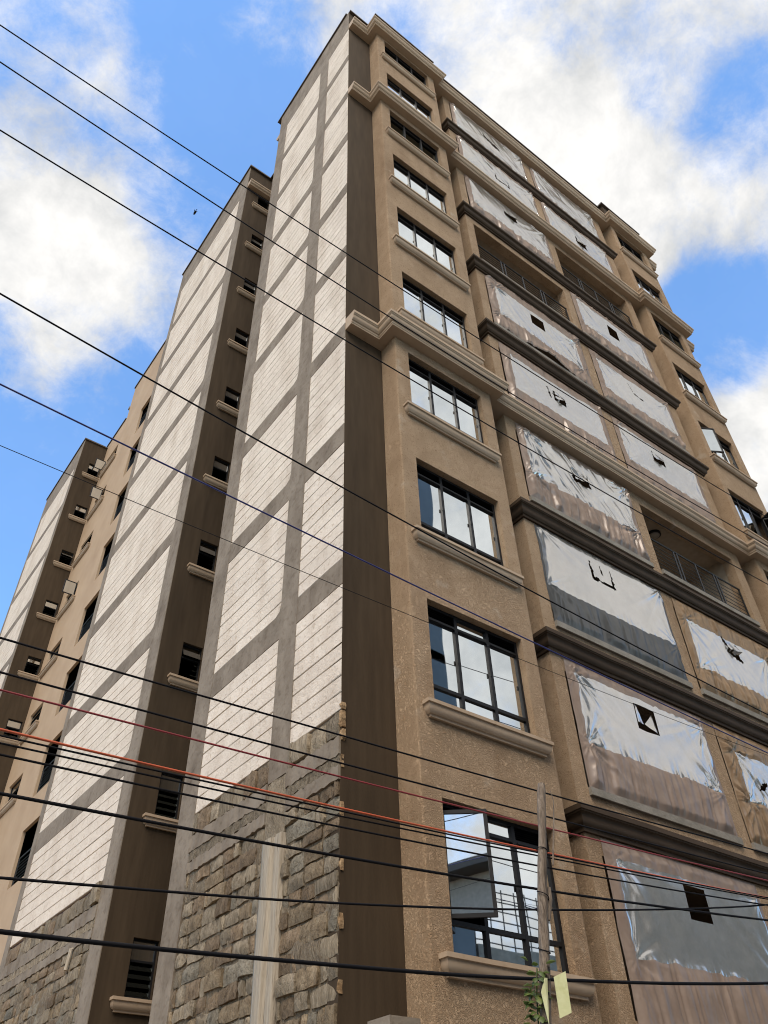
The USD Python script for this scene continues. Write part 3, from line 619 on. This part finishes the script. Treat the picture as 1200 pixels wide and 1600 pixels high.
for k, (xa, xb) in ((3, XR), (6, XL), (7, XR)):
    railing((xa + 0.005, BFY + 0.10), (xb - 0.005, BFY + 0.10), SOF[k] - 2.29, SOF[k] - 2.29 + 1.05, PO)
lamp = obj('ceiling_lamp', tube([(9.75, 0.38, SOF[3] - 0.161), (9.75, 0.38, SOF[3] - 0.215)], 0.17, 24), FRAME, B, smooth=40, label='round bulkhead lamp on the open balcony ceiling')
dm = trimesh.creation.icosphere(2, 1.0); dm.vertices = dm.vertices * [0.135, 0.135, 0.06] + [9.75, 0.38, SOF[3] - 0.215]
obj('lamp_glass', dm, plain('dusty_lamp_glass', (0.22, 0.19, 0.16), 0.3), lamp, smooth=True)
for i, z in enumerate([12.0] + TWH):
    railing((N2 + 0.10, 15.0), (N2 + 0.10, 20.25 if i > 3 else 20.65), z - 1.79, z - 0.85, [0.02, 0.5, 0.98])

# ------------------------------------------------------------------ plastic sheets over the balconies
def ridge(p, seed): return 1 - np.abs(2 * meshkit.noise(p, seed) - 1)
def sheet(x0, x1, z0, z1, clear, label, seed, hole=None, tear=None, border=None, crumple=1.0, folds=1.0, flap=None, slack=False, step=0.024, name='plastic_sheet'):
    """A film hung over an opening: a tinted border and a clear middle; hole: (x0, x1, z0, z1) cut out; tear: strokes cut through it."""
    cx0, cx1, cz0, cz1 = clear
    def axis(a, b, cuts):
        pts = sorted([a, *cuts, b]); out = []
        for p, q in zip(pts[:-1], pts[1:]): out += list(np.linspace(p, q, max(1, int(round((q - p) / step))), endpoint=False))
        return np.array(out + [b])
    cutx, cutz = [cx0, cx1], [cz0, cz1]
    if hole: cutx += [hole[0], hole[1]]; cutz += [hole[2], hole[3]]
    xs, zs = axis(x0, x1, cutx), axis(z0, z1, cutz)
    X, Z = np.meshgrid(xs, zs, indexing='ij'); P = np.stack([X, Z, np.full_like(X, seed * 7.3)], -1); nx, nz = X.shape
    disp = np.full_like(X, 0.035)
    # tension creases that run out from the fixed corners of the clear part
    for (ax, az) in ((cx0, cz0), (cx0, cz1), (cx1, cz0), (cx1, cz1), (x0, z1), (x1, z1)):
        rr = np.hypot(X - ax, Z - az) + 1e-6; th = np.arctan2(Z - az, X - ax)
        disp += (0.15 + 0.8 * crumple) * 0.050 * np.exp(-rr / 0.60) * np.minimum(1, rr / 0.12) * (ridge(np.stack([th * 4.2, rr * 0.7, 0 * th + seed], -1), seed + 3) - 0.5)
    # hanging folds below, gathered folds above
    low = np.clip((cz0 + 0.08 - Z) / 0.35, 0, 1); high = np.clip((Z - cz1 + 0.04) / 0.2, 0, 1)
    side = np.clip(np.maximum(cx0 - X, X - cx1) / 0.15 + 0.2, 0, 1)
    fx = X + 0.12 * meshkit.noise(P * 1.4, seed + 9) + 0.10 * (z1 - Z) * np.sign(X - (x0 + x1) / 2) * 0.4
    fold = ridge(np.stack([fx * 4.2, Z * 0.35, 0 * X + seed], -1), seed + 1) * 0.6 + ridge(np.stack([fx * 11.5, Z * 0.45, 0 * X + seed], -1), seed + 2) * 0.4
    disp += folds * 0.115 * (fold - 0.5) * np.maximum(low, 0.55 * high)
    disp += folds * 0.040 * (ridge(np.stack([X * 3.0, Z * 2.2, 0 * X + seed], -1), seed + 4) - 0.5) * side
    hem = np.exp(-((Z - cz0) / 0.16) ** 2) * ((X > cx0 - 0.1) & (X < cx1 + 0.1))
    disp += folds * min(1, crumple) ** 2 * 0.030 * hem * (ridge(np.stack([X * 7.5, 0.4 * Z, 0 * X + seed], -1), seed + 21) - 0.5)
    # soft belly and crumple of the whole film
    disp += 0.030 * (meshkit.noise(P * [0.9, 1.1, 1], seed + 6) - 0.5) + crumple * 0.010 * (meshkit.fbm(P * [2.4, 2.7, 1], 2, seed + 7) - 0.5)
    disp += max(crumple - 0.8, 0) * 0.014 * (ridge(np.stack([X * 5 + Z * 3.5, Z * 1.1 - X * 0.7, 0 * X], -1), seed + 8) - 0.5)
    if tear and len(tear) >= 3:                        # the cut tongue curls outward
        ua, ub = tear[-3][0], tear[-1][0]; ut, ul = tear[-3][1], tear[-3][3]
        tg = np.clip((X - ua) / (ub - ua), 0, 1) * (X > ua) * (X < ub) * (Z < ut) * (Z > ul)
        disp += (tg > 0) * (0.10 * np.clip((ut - Z) / (ut - ul), 0, 1) ** 2 * (0.4 + np.clip((X - ua) / (ub - ua), 0, 1)) + 0.05 * (meshkit.noise(P * [7, 7, 1], seed + 20) - 0.5))
    if slack: disp += 0.10 * np.exp(-((X - (x0 + x1) / 2 - 0.3) / 0.7) ** 2) * np.clip((z0 + 0.35 - Z) / 0.35, 0, 1)
    ex = 0.035 * (meshkit.noise(P * [3.0, 3.0, 1], seed + 11) - 0.5); ez = 0.05 * (meshkit.noise(P * [2.6, 2.6, 1], seed + 12) - 0.5)
    XX, ZZ = X + ex, Z + ez * np.where(Z > z1 - 0.2, 0.5, 1.2)
    if slack: ZZ = ZZ + 0.13 * np.exp(-((X - (x0 + x1) / 2 + 0.1) / 0.45) ** 2) * np.clip((z0 + 0.3 - Z) / 0.3, 0, 1)
    # ragged edge of the clear part
    for sgn, zc in ((1, cz0), (-1, cz1)):
        ZZ += 0.05 * (meshkit.noise(np.stack([X * 11, 0 * X + zc, 0 * X + seed], -1), seed + 13) - 0.5) * np.exp(-((Z - zc) / 0.07) ** 2)
    for xc in (cx0, cx1):
        XX += 0.05 * (meshkit.noise(np.stack([Z * 9, 0 * X + xc, 0 * X + seed], -1), seed + 14) - 0.5) * np.exp(-((X - xc) / 0.07) ** 2)
    edge = np.clip(np.minimum(np.minimum(X - x0, x1 - X), np.minimum(Z - z0, z1 - Z) * (0.6 if slack else 1) + (0.1 if slack else 0)) / 0.14, 0.12, 1)
    V = np.stack([XX, BFY - 0.004 - np.maximum(disp * edge, 0.003), ZZ], -1).reshape(-1, 3)
    mx, mz = (X[:-1, :-1] + X[1:, 1:]) / 2, (Z[:-1, :-1] + Z[1:, 1:]) / 2
    inside = (mx > cx0) & (mx < cx1) & (mz > cz0) & (mz < cz1); keep = np.ones_like(inside)
    if hole: keep &= ~((mx > hole[0]) & (mx < hole[1]) & (mz > hole[2]) & (mz < hole[3]))
    if tear:
        for (ax, az, bx_, bz, w0, w1) in tear:
            t = np.clip(((mx - ax) * (bx_ - ax) + (mz - az) * (bz - az)) / ((bx_ - ax) ** 2 + (bz - az) ** 2), 0, 1)
            dd = np.hypot(mx - ax - t * (bx_ - ax), mz - az - t * (bz - az)); keep &= ~(dd < (w0 + (w1 - w0) * t) * (0.15 + 1.7 * meshkit.noise(np.stack([mx * 14, mz * 14, 0 * mx], -1), seed)))
    q = np.arange(nx * nz).reshape(nx, nz)
    def faces(mask):
        a, b, c, d = q[:-1, :-1][mask], q[1:, :-1][mask], q[1:, 1:][mask], q[:-1, 1:][mask]
        F = np.concatenate([np.stack([a, b, c], -1), np.stack([a, c, d], -1)]); u, inv = np.unique(F, return_inverse=True)
        return V[u], inv.reshape(-1, 3)
    p = thing(name, label, 'plastic sheet', ((x0 + x1) / 2, BFY - 0.03, z0), group='plastic sheets over the balconies')
    obj('tinted_border', faces(~inside & keep), border or FILM_TAN, p, smooth=True)
    obj('clear_film', faces(inside & keep), FILM_CLEAR, p, smooth=True)
    for i, tri in enumerate(flap or []):
        T = np.array(tri, float); a = T[0]; G = 7; vs, idn, Fv = [], {}, []
        for u in range(G):
            for w in range(G - u):
                pt = T[0] + (T[1] - T[0]) * u / (G - 1) + (T[2] - T[0]) * w / (G - 1); pt[1] -= 0.03 * meshkit.noise(pt[None] * 9, seed)[0] * min(u, 1); idn[u, w] = len(vs); vs.append(pt)
        for u in range(G - 1):
            for w in range(G - 1 - u):
                Fv.append([idn[u, w], idn[u + 1, w], idn[u, w + 1]])
                if u + w < G - 2: Fv.append([idn[u + 1, w], idn[u + 1, w + 1], idn[u, w + 1]])
        obj('torn_flap', (np.array(vs), np.array(Fv)), FILM_CLEAR, p, smooth=True)
    return p
def zs(k): return SOF[k - 1] - 2.30, SOF[k - 1] - 0.045
def U(xa, xb, za, zb, w=0.035): return [(xa, za, xa, zb, w * 0.5, w), (xa, zb, xb, zb, w, w), (xb, zb, xb, za, w, w * 0.4)]
yF = BFY - 0.03
z0, z1 = zs(1); sheet(4.35, 8.10, 2.9, z1, (4.56, 7.98, 4.33, 5.60), 'lowest plastic sheet, dull grey with a square black cut-out, behind the overhead cables', 1, hole=(6.03, 6.56, 5.0, 5.50), crumple=0.4, folds=1.0)
z0, z1 = zs(2); sheet(4.35, 8.06, z0 - 0.02, z1, (4.52, 7.95, 7.36, 8.62), 'silvery plastic sheet with a dark lozenge hole and pinkish hem', 2, hole=(5.96, 6.52, 8.02, 8.50), crumple=1.2,
      flap=[((5.98, yF - .02, 8.48), (6.20, yF + .05, 8.18), (6.0, yF, 8.16)), ((6.5, yF + .04, 8.46), (6.24, yF + .06, 8.20), (6.5, yF, 8.05))])
sheet(8.43, 12.04, z0 - 0.02, z1, (8.80, 11.70, 7.40, 8.36), 'tattered ochre plastic sheet cut by the picture edge, right of the dark lozenge hole', 3, border=FILM_OCHRE, crumple=1.8, tear=[(9.3, 7.7, 9.6, 7.9, .03, .05)])
z0, z1 = zs(3); sheet(4.31, 8.07, z0, z1, (4.36, 8.02, 10.40, 11.82), 'white plastic sheet whose lower third is dark grey, with a torn U', 4, border=FILM_GREY, crumple=0.8, folds=0.7, tear=U(5.75, 6.35, 11.58, 11.15) + [(6.05, 11.6, 6.08, 11.38, .015, .03)])
sheet(8.44, 12.04, z0, z1, (8.68, 11.60, 10.18, 11.36), 'ochre gathered plastic sheet with a bright clear middle, left of it the dark grey one', 5, border=FILM_OCHRE, crumple=1.2, folds=1.4, tear=[(9.95, 11.38, 10.05, 11.05, .02, .035), (10.05, 11.02, 10.45, 10.95, .05, .06), (10.45, 10.95, 10.40, 11.30, .02, .012)])
z0, z1 = zs(4); sheet(4.35, 8.05, z0, z1, (4.50, 7.86, 13.34, 14.70), 'mirror-like heavily crumpled plastic sheet beside the open balcony with the lamp', 6, crumple=2.4, folds=1.3, tear=U(5.95, 6.45, 14.35, 13.98, 0.03))
z0, z1 = zs(5); sheet(4.35, 8.05, z0, z1, (4.62, 7.78, 16.22, 17.50), 'smooth whitish plastic sheet with a torn H, resting on the lower cream cornice', 7, crumple=0.5, tear=[(5.85, 17.15, 5.90, 16.80, .02, .05), (6.0, 16.98, 6.3, 16.9, .02, .02)] + U(6.05, 6.42, 17.12, 16.78, 0.025))
sheet(8.43, 12.03, z0, z1, (8.56, 11.80, 16.22, 17.56), 'bluish plastic sheet with a torn pocket, standing on the lower cream cornice', 8, crumple=0.9, tear=U(9.85, 10.32, 17.3, 16.95, 0.026))
z0, z1 = zs(6); sheet(4.35, 8.05, z0, z1, (4.62, 7.74, 19.22, 20.50), 'plastic sheet with a black hole and a loose bottom hem, below the left open balcony', 9, hole=(5.92, 6.42, 19.92, 20.34), crumple=1.4, slack=True, border=FILM_TAN)
sheet(8.43, 12.03, z0, z1, (8.62, 11.80, 19.15, 20.50), 'bluish plastic sheet with a folded triangular tear, right half of the sixth row', 10, crumple=0.9, tear=[(9.95, 20.3, 10.05, 19.95, .012, .02), (10.05, 19.93, 10.45, 19.85, .02, .05)])
z0, z1 = zs(7); sheet(8.43, 12.03, z0, z1, (8.60, 11.78, 22.2, 23.55), 'plastic sheet with a dark four-cornered hole right of the left open balcony', 11, hole=(9.95, 10.42, 22.75, 23.28), crumple=0.9)
z0, z1 = zs(8); sheet(4.35, 8.05, z0, z1, (4.52, 7.88, 25.1, 26.72), 'long white plastic sheet right under the upper cream cornice, left of an open balcony', 12, crumple=1.1, tear=U(6.0, 6.5, 26.3, 26.0, 0.03))
z0, z1 = zs(9); sheet(4.35, 8.05, z0, z1, (4.50, 7.90, 27.9, 29.6), 'crinkled plastic sheet standing on the upper cream cornice, left half', 13, crumple=1.8, tear=U(6.0, 6.6, 28.9, 28.55, 0.035) + [(5.6, 29.3, 5.9, 29.1, .03, .04)])
sheet(8.43, 12.03, z0, z1, (8.55, 11.85, 27.9, 29.6), 'crinkled plastic sheet standing on the upper cream cornice, right half', 14, crumple=1.5, tear=U(10.0, 10.5, 28.9, 28.5, 0.035))
z0, z1 = zs(10); z1 -= 0.13; sheet(4.35, 8.05, z0, z1, (4.48, 7.92, 30.75, 32.5), 'topmost plastic sheet with a curved black tear, left half under the roof cornice', 15, crumple=1.8, tear=[(5.9, 32.1, 6.0, 31.8, .04, .05), (6.0, 31.8, 6.5, 31.6, .08, .1)])
sheet(8.43, 12.03, z0, z1, (8.55, 11.88, 30.75, 32.5), 'topmost plastic sheet, right half under the roof cornice, without a dark hole', 16, crumple=1.7, tear=[(9.9, 32.2, 10.0, 31.95, .02, .02)])

# ------------------------------------------------------------------ overhead cables along the street
BLK = plain('black_cable_sheath', (0.006, 0.006, 0.008), 0.7, spec=0.15); RED = plain('dark_red_cable_sheath', (0.22, 0.025, 0.03), 0.5); ORG = plain('orange_cable_sheath', (0.46, 0.085, 0.030), 0.5); BLU = plain('blue_cable_sheath', (0.018, 0.025, 0.14), 0.5)
cables = [((0.0037, 0.0223, 10.982), 0.0095, BLK, 'topmost thin black cable, crossing the pier highest of all'),
          ((0.0054, 0.0040, 10.128), 0.0095, BLK, 'second black cable from the top, meeting the lower cream cornice'),
          ((0.0035, 0.0071, 9.119), 0.0095, BLK, 'third black cable from the top, across the fourth window'),
          ((0.0037, -0.0581, 6.675), 0.0095, BLK, 'black cable just above the blue cable'),
          ((0.0013, -0.0331, 5.992), 0.0085, BLU, 'single dark blue cable'),
          ((0.0024, 0.0239, 5.676), 0.0034, BLK, 'hair-thin black cable just below the blue cable'),
          ((0.0010, 0.0362, 4.396), 0.0085, BLK, 'upper one of the two black cables above the dark red cable'),
          ((0.0007, 0.0344, 4.192), 0.0085, BLK, 'black cable running right above the dark red cable'),
          ((0.0015, 0.0396, 4.1015), 0.0080, RED, 'dark red cable strung above the bright orange one'),
          ((0.0024, 0.0476, 3.901), 0.0095, ORG, 'bright orange cable across the lowest window'),
          ((0.0023, 0.0525, 3.872), 0.0075, BLK, 'black cable hanging tight under the orange cable'),
          ((0.0021, 0.0554, 3.8525), 0.0075, BLK, 'second black cable under the orange cable'),
          ((0.0033, 0.0579, 3.7817), 0.0085, BLK, 'third black cable under the orange cable'),
          ((0.0038, 0.0665, 3.6138), 0.0125, BLK, 'thick black cable across the open window sash'),
          ((0.0075, 0.1490, 3.4933), 0.0095, BLK, 'black cable that bends upward at the right and crosses the thick one'),
          ((0.0070, 0.0872, 2.9989), 0.0150, BLK, 'thickest black cable, lowest in the picture')]
xs_ = np.linspace(-16, 20, 160)
for i, ((c2, c1, c0), rad, mt, lab) in enumerate(cables):
    wob = 0.006 * (meshkit.noise(np.stack([xs_ * 0.8, 0 * xs_ + i, 0 * xs_], -1), i) - 0.5)
    rad = rad * 0.80
    m = tube(np.stack([xs_, np.full_like(xs_, -3.2) + 0.010 * (i % 5 - 2), np.polyval([c2, c1, c0], xs_) + wob], -1), rad, 8)
    obj('power_cable', m, mt, smooth=True, label=lab, cat='cable', group='cables strung along the street')

# ------------------------------------------------------------------ leaning pole, creeper, folded sign
WOOD = rough('weathered_grey_wood', [(0.25, (0.07, 0.052, 0.038)), (0.5, (0.17, 0.135, 0.105)), (0.75, (0.27, 0.225, 0.18))], scale=5.0, stretch=(9, 9, 0.9), bump=1.0, bscale=6.0, bdist=0.03)
pb, pt_ = np.array([-1.405, -3.58, 0.0]), np.array([-0.558, -3.58, 4.225])
pole = thing('wooden_pole', 'slender weathered wooden pole leaning in front of the lowest window', 'pole', pb)
t = np.linspace(0, 1, 70); P = pb + (pt_ - pb) * t[:, None]
nz_ = meshkit.noise(np.stack([t * 14, 0 * t, 0 * t], -1), 2) - 0.5; P[:, 0] += 0.022 * nz_; P[:, 1] += 0.02 * (meshkit.noise(np.stack([t * 10, 0 * t + 5, 0 * t], -1), 3) - 0.5)
rad = 0.043 - 0.011 * t + 0.008 * (meshkit.noise(np.stack([t * 34, 0 * t, 0 * t + 2], -1), 4) - 0.5); rad[-1] *= 0.75
m = tube(P, rad, 14); v = np.array(m.vertices); v[:, :2] += 0.007 * (meshkit.noise(np.stack([v[:, 0] * 60, v[:, 1] * 60, v[:, 2] * 4], -1), 8)[:, None] - 0.5)
obj('trunk', (v, np.array(m.faces)), WOOD, pole, smooth=50)
top = P[-1]
obj('twig', tube([top + [-0.04, -0.02, -0.62], top + [0.035, -0.03, -0.30], top + [0.085, -0.02, -0.12], top + [0.07, -0.02, -0.04]], [0.007, 0.006, 0.004, 0.003], 6), WOOD, pole, smooth=40)
mid = pb + (pt_ - pb) * 0.80
obj('branch_stub', tube([mid + [0.01, 0, -0.16], mid + [0.055, -0.01, -0.02], mid + [0.062, -0.01, 0.06]], [0.018, 0.016, 0.012], 8), WOOD, pole, smooth=40)
for i, f0 in enumerate((0.87, 0.80, 0.72, 0.68)):                    # wire wound round it
    c_ = pb + (pt_ - pb) * f0; a = np.linspace(0, 2 * math.pi * 1.1, 26)
    obj('binding_wire', tube(np.stack([c_[0] + 0.037 * np.cos(a), c_[1] + 0.037 * np.sin(a), c_[2] + 0.035 * np.sin(a * 0.5 + i)], -1), 0.0035, 5), BLK, pole, smooth=True)
LEAF = M('creeper_leaf', {'oi': ('object_info', {}), 'g': ('geometry', {}), 'n': ('noise_texture', dict(scale=14.0)), 'r': ('rgb_ramp', dict(ramp=[(0.25, (0.035, 0.06, 0.018)), (0.55, (0.09, 0.13, 0.03)), (0.75, (0.20, 0.22, 0.05))])), 'p': ('principled_bsdf', dict(roughness=0.5)),
                          'tr': ('translucent_bsdf', {}), 'm': ('mix_closure', dict(fac=0.3))},
         [('g.position', 'n.vector'), ('n.fac', 'r.fac'), ('r.color', 'p.base_color'), ('r.color', 'tr.color'), ('p.BSDF', 'm.closure1'), ('tr.BSDF', 'm.closure2')], surface='m.closure')
vine = thing('climbing_plant', 'leafy green creeper winding up the wooden pole', 'plant', pb + [0, -0.05, 0])
r = np.random.default_rng(21); a = np.linspace(0, 9, 60); f = np.linspace(0.0, 0.69, 60)
C = pb + (pt_ - pb) * f[:, None]; stem = np.stack([C[:, 0] + 0.05 * np.cos(a), C[:, 1] + 0.05 * np.sin(a), C[:, 2]], -1)
obj('stem', tube(stem, 0.005, 6), LEAF, vine, smooth=True)
for i in range(110):
    j = int(r.integers(4, 60)) if i < 16 else int(r.integers(48, 60)); c_ = stem[j]; sz = r.uniform(0.020, 0.036); th_ = r.uniform(0, 2 * math.pi)
    o = np.array([math.cos(th_) - 0.25, math.sin(th_) - 0.5, r.uniform(-1.2, 0.9)]); o /= np.linalg.norm(o); u_ = np.cross(o, [0, 0, 1]); u_ /= np.linalg.norm(u_); w_ = np.cross(u_, o)
    st = c_ + o * r.uniform(0.02, 0.07)
    L_ = [st, st + o * sz * 0.5 + u_ * sz * 0.85, st + o * sz * 1.3 + u_ * sz * 0.7 - w_ * 0.005, st + o * sz * 2.2 - w_ * 0.014, st + o * sz * 1.3 - u_ * sz * 0.7 - w_ * 0.005, st + o * sz * 0.5 - u_ * sz * 0.85, st + o * sz * 1.2 + w_ * 0.010]
    obj('leaf', (np.array(L_), np.array([[6, 0, 1], [6, 1, 2], [6, 2, 3], [6, 3, 4], [6, 4, 5], [6, 5, 0]])), LEAF, vine, smooth=True)
PAPER = rough('faded_lime_plastic', [(0.3, (0.44, 0.46, 0.24)), (0.7, (0.58, 0.59, 0.37))], scale=6.0, bump=0.1, fine=(9.0, 0.2, 0.4, (0.72, 0.70, 0.55)))
sign = thing('folded_sign', 'blank pale lime plastic board folded round the wooden pole', 'sign', (-0.80, -3.60, 2.6))
def quad(pts, th_=0.004):
    p = np.array(pts, float); n = np.cross(p[1] - p[0], p[3] - p[0]); n /= np.linalg.norm(n); return np.vstack([p - n * th_ / 2, p + n * th_ / 2]), BF.copy()
SIGN = [[(-0.832, -3.66, 2.850), (-0.768, -3.71, 2.880), (-0.772, -3.71, 2.650), (-0.832, -3.66, 2.622)], [(-0.915, -3.64, 2.58), (-0.935, -3.63, 2.76), (-0.905, -3.65, 2.84), (-0.882, -3.65, 2.84)]]
for qd in SIGN: obj('panel', quad(qd), PAPER, sign)

# concrete gate post whose top just enters the picture
pz = 2.875
obj('gate_post', join([bx(-0.97, -0.74, -2.12, -1.9, 0, pz - 0.06), bx(-1.0, -0.71, -2.15, -1.87, pz - 0.06, pz)]), CONCRETE, label='flat grey concrete top of a post at the bottom edge below the brown strip', cat='post')

# a bird far up
bd = np.array([0.1126, 0.4715, 0.8746]); bp = CAM + bd * 80
bird = obj('bird', join([trimesh.creation.icosphere(1, 1.0).apply_scale((0.10, 0.26, 0.08)).apply_translation(bp), (np.array([bp + [0, 0.1, 0.02], bp + [0, -0.12, 0.02], bp + [0.20, -0.16, 0.22]]), np.array([[0, 1, 2]])),
                         (np.array([bp + [0, 0.1, 0.02], bp + [0, -0.12, 0.02], bp + [-0.20, -0.16, 0.22]]), np.array([[0, 2, 1]])), (np.array([bp + [0, -0.22, 0], bp + [0.05, -0.40, 0], bp + [-0.05, -0.40, 0]]), np.array([[0, 1, 2]]))]), BLK, label='small dark bird gliding in the sky left of the tower', cat='bird')

# ------------------------------------------------------------------ across the street (seen in the window panes)
BLUEG = rough('blue_grey_render', [(0.3, (0.075, 0.095, 0.115)), (0.7, (0.10, 0.125, 0.15))], scale=1.0)
opp = thing('corner_tower', 'dark blue-grey tower with pale bands across the street, mirrored in the windows', 'building', (9, -17, 0))
ow = [(xw, xw + 1.3, 3 * k + 1.0, 3 * k + 2.4) for k in range(1, 10) for xw in (6.0, 8.4, 10.6)]
obj('wall', (lambda m: m)(wall_xz((5.0, 13.2, 0, 31), ow, -12.9, -12.6)), BLUEG, opp)
obj('core', bx(5.0, 13.2, -22, -13.2, 0, 31), BLUEG, opp)
for k in (3, 6, 10): obj('band', moulding([(13.2, -22), (13.2, -12.6), (5.0, -12.6)][::-1][0:0] or [(13.2, -13.3), (13.2, -12.6), (5.0, -12.6)][::1], [(0, 0), (-0.1, 0), (-0.35, 0.3), (-0.35, 0.45), (0, 0.45)], 3 * k + 0.2), CREAM, opp)
for (xa, xb, za, zb) in ow: obj('window', bx(xa + .02, xb - .02, -12.85, -12.8, za + .02, zb - .02), GLASS, opp)
opl = thing('grey_block_house', 'low grey block house with a roof railing across the street, mirrored in the lowest window', 'building', (22, -17, 0))
obj('wall', bx(13.4, 17.5, -22, -12.7, 0, 8.4), SLAB, opl)
obj('wall', bx(21.0, 44, -15, -12.9, 0, 14.0), SLAB, opl)
for xw in range(14, 17, 2): obj('window', bx(xw, xw + 1.2, -12.75, -12.68, 4.6, 6.2), GLASS_DARK, opl)
bh = thing('beige_shop_house', 'beige two-storey house with overhanging eaves behind the street, mirrored in the open sash', 'building', (-5, -17, 0))
SHOP = plain('grey_beige_render', (0.36, 0.32, 0.28), 0.9, spec=0.1)
obj('wall', bx(-16.0, 3.5, -20, -12.9, 0, 9.5), SHOP, bh)
obj('eaves', bx(-16.6, 4.1, -20.5, -12.2, 9.5, 9.72), COPING, bh)
obj('lower_roof', bx(-8.6, -5.6, -12.899, -11.6, 7.0, 7.2), COPING, bh)
a = np.linspace(0, 5.5, 40)
obj('gold_scroll', tube(np.stack([-3.2 + 0.28 * np.sin(a * 1.25) * (1 - a / 9), np.full_like(a, -12.84), 8.9 - 0.42 * a + 0.12 * np.cos(a * 2.3)], -1), 0.045, 6), plain('gold_paint', (0.62, 0.48, 0.16), 0.4), bh, smooth=True)
obj('utility_pole', tube([(-7.2, -11.2, 0), (-7.2, -11.2, 9.6)], [0.19, 0.13], 14), plain('dark_creosote_pole', (0.03, 0.028, 0.026), 0.8), smooth=40, label='dark street pole across the road, mirrored in the open sash', cat='pole')
for i in range(6): obj('roof_rail', tube([(13.5, -12.9, 8.6 + 0.3 * i), (17.4, -12.9, 8.6 + 0.3 * i)], 0.02, 6), RAIL, opl)
for xw in np.arange(13.5, 17.5, 0.6): obj('rail_post', tube([(xw, -12.9, 8.4), (xw, -12.9, 10.2)], 0.022, 6), RAIL, opl)
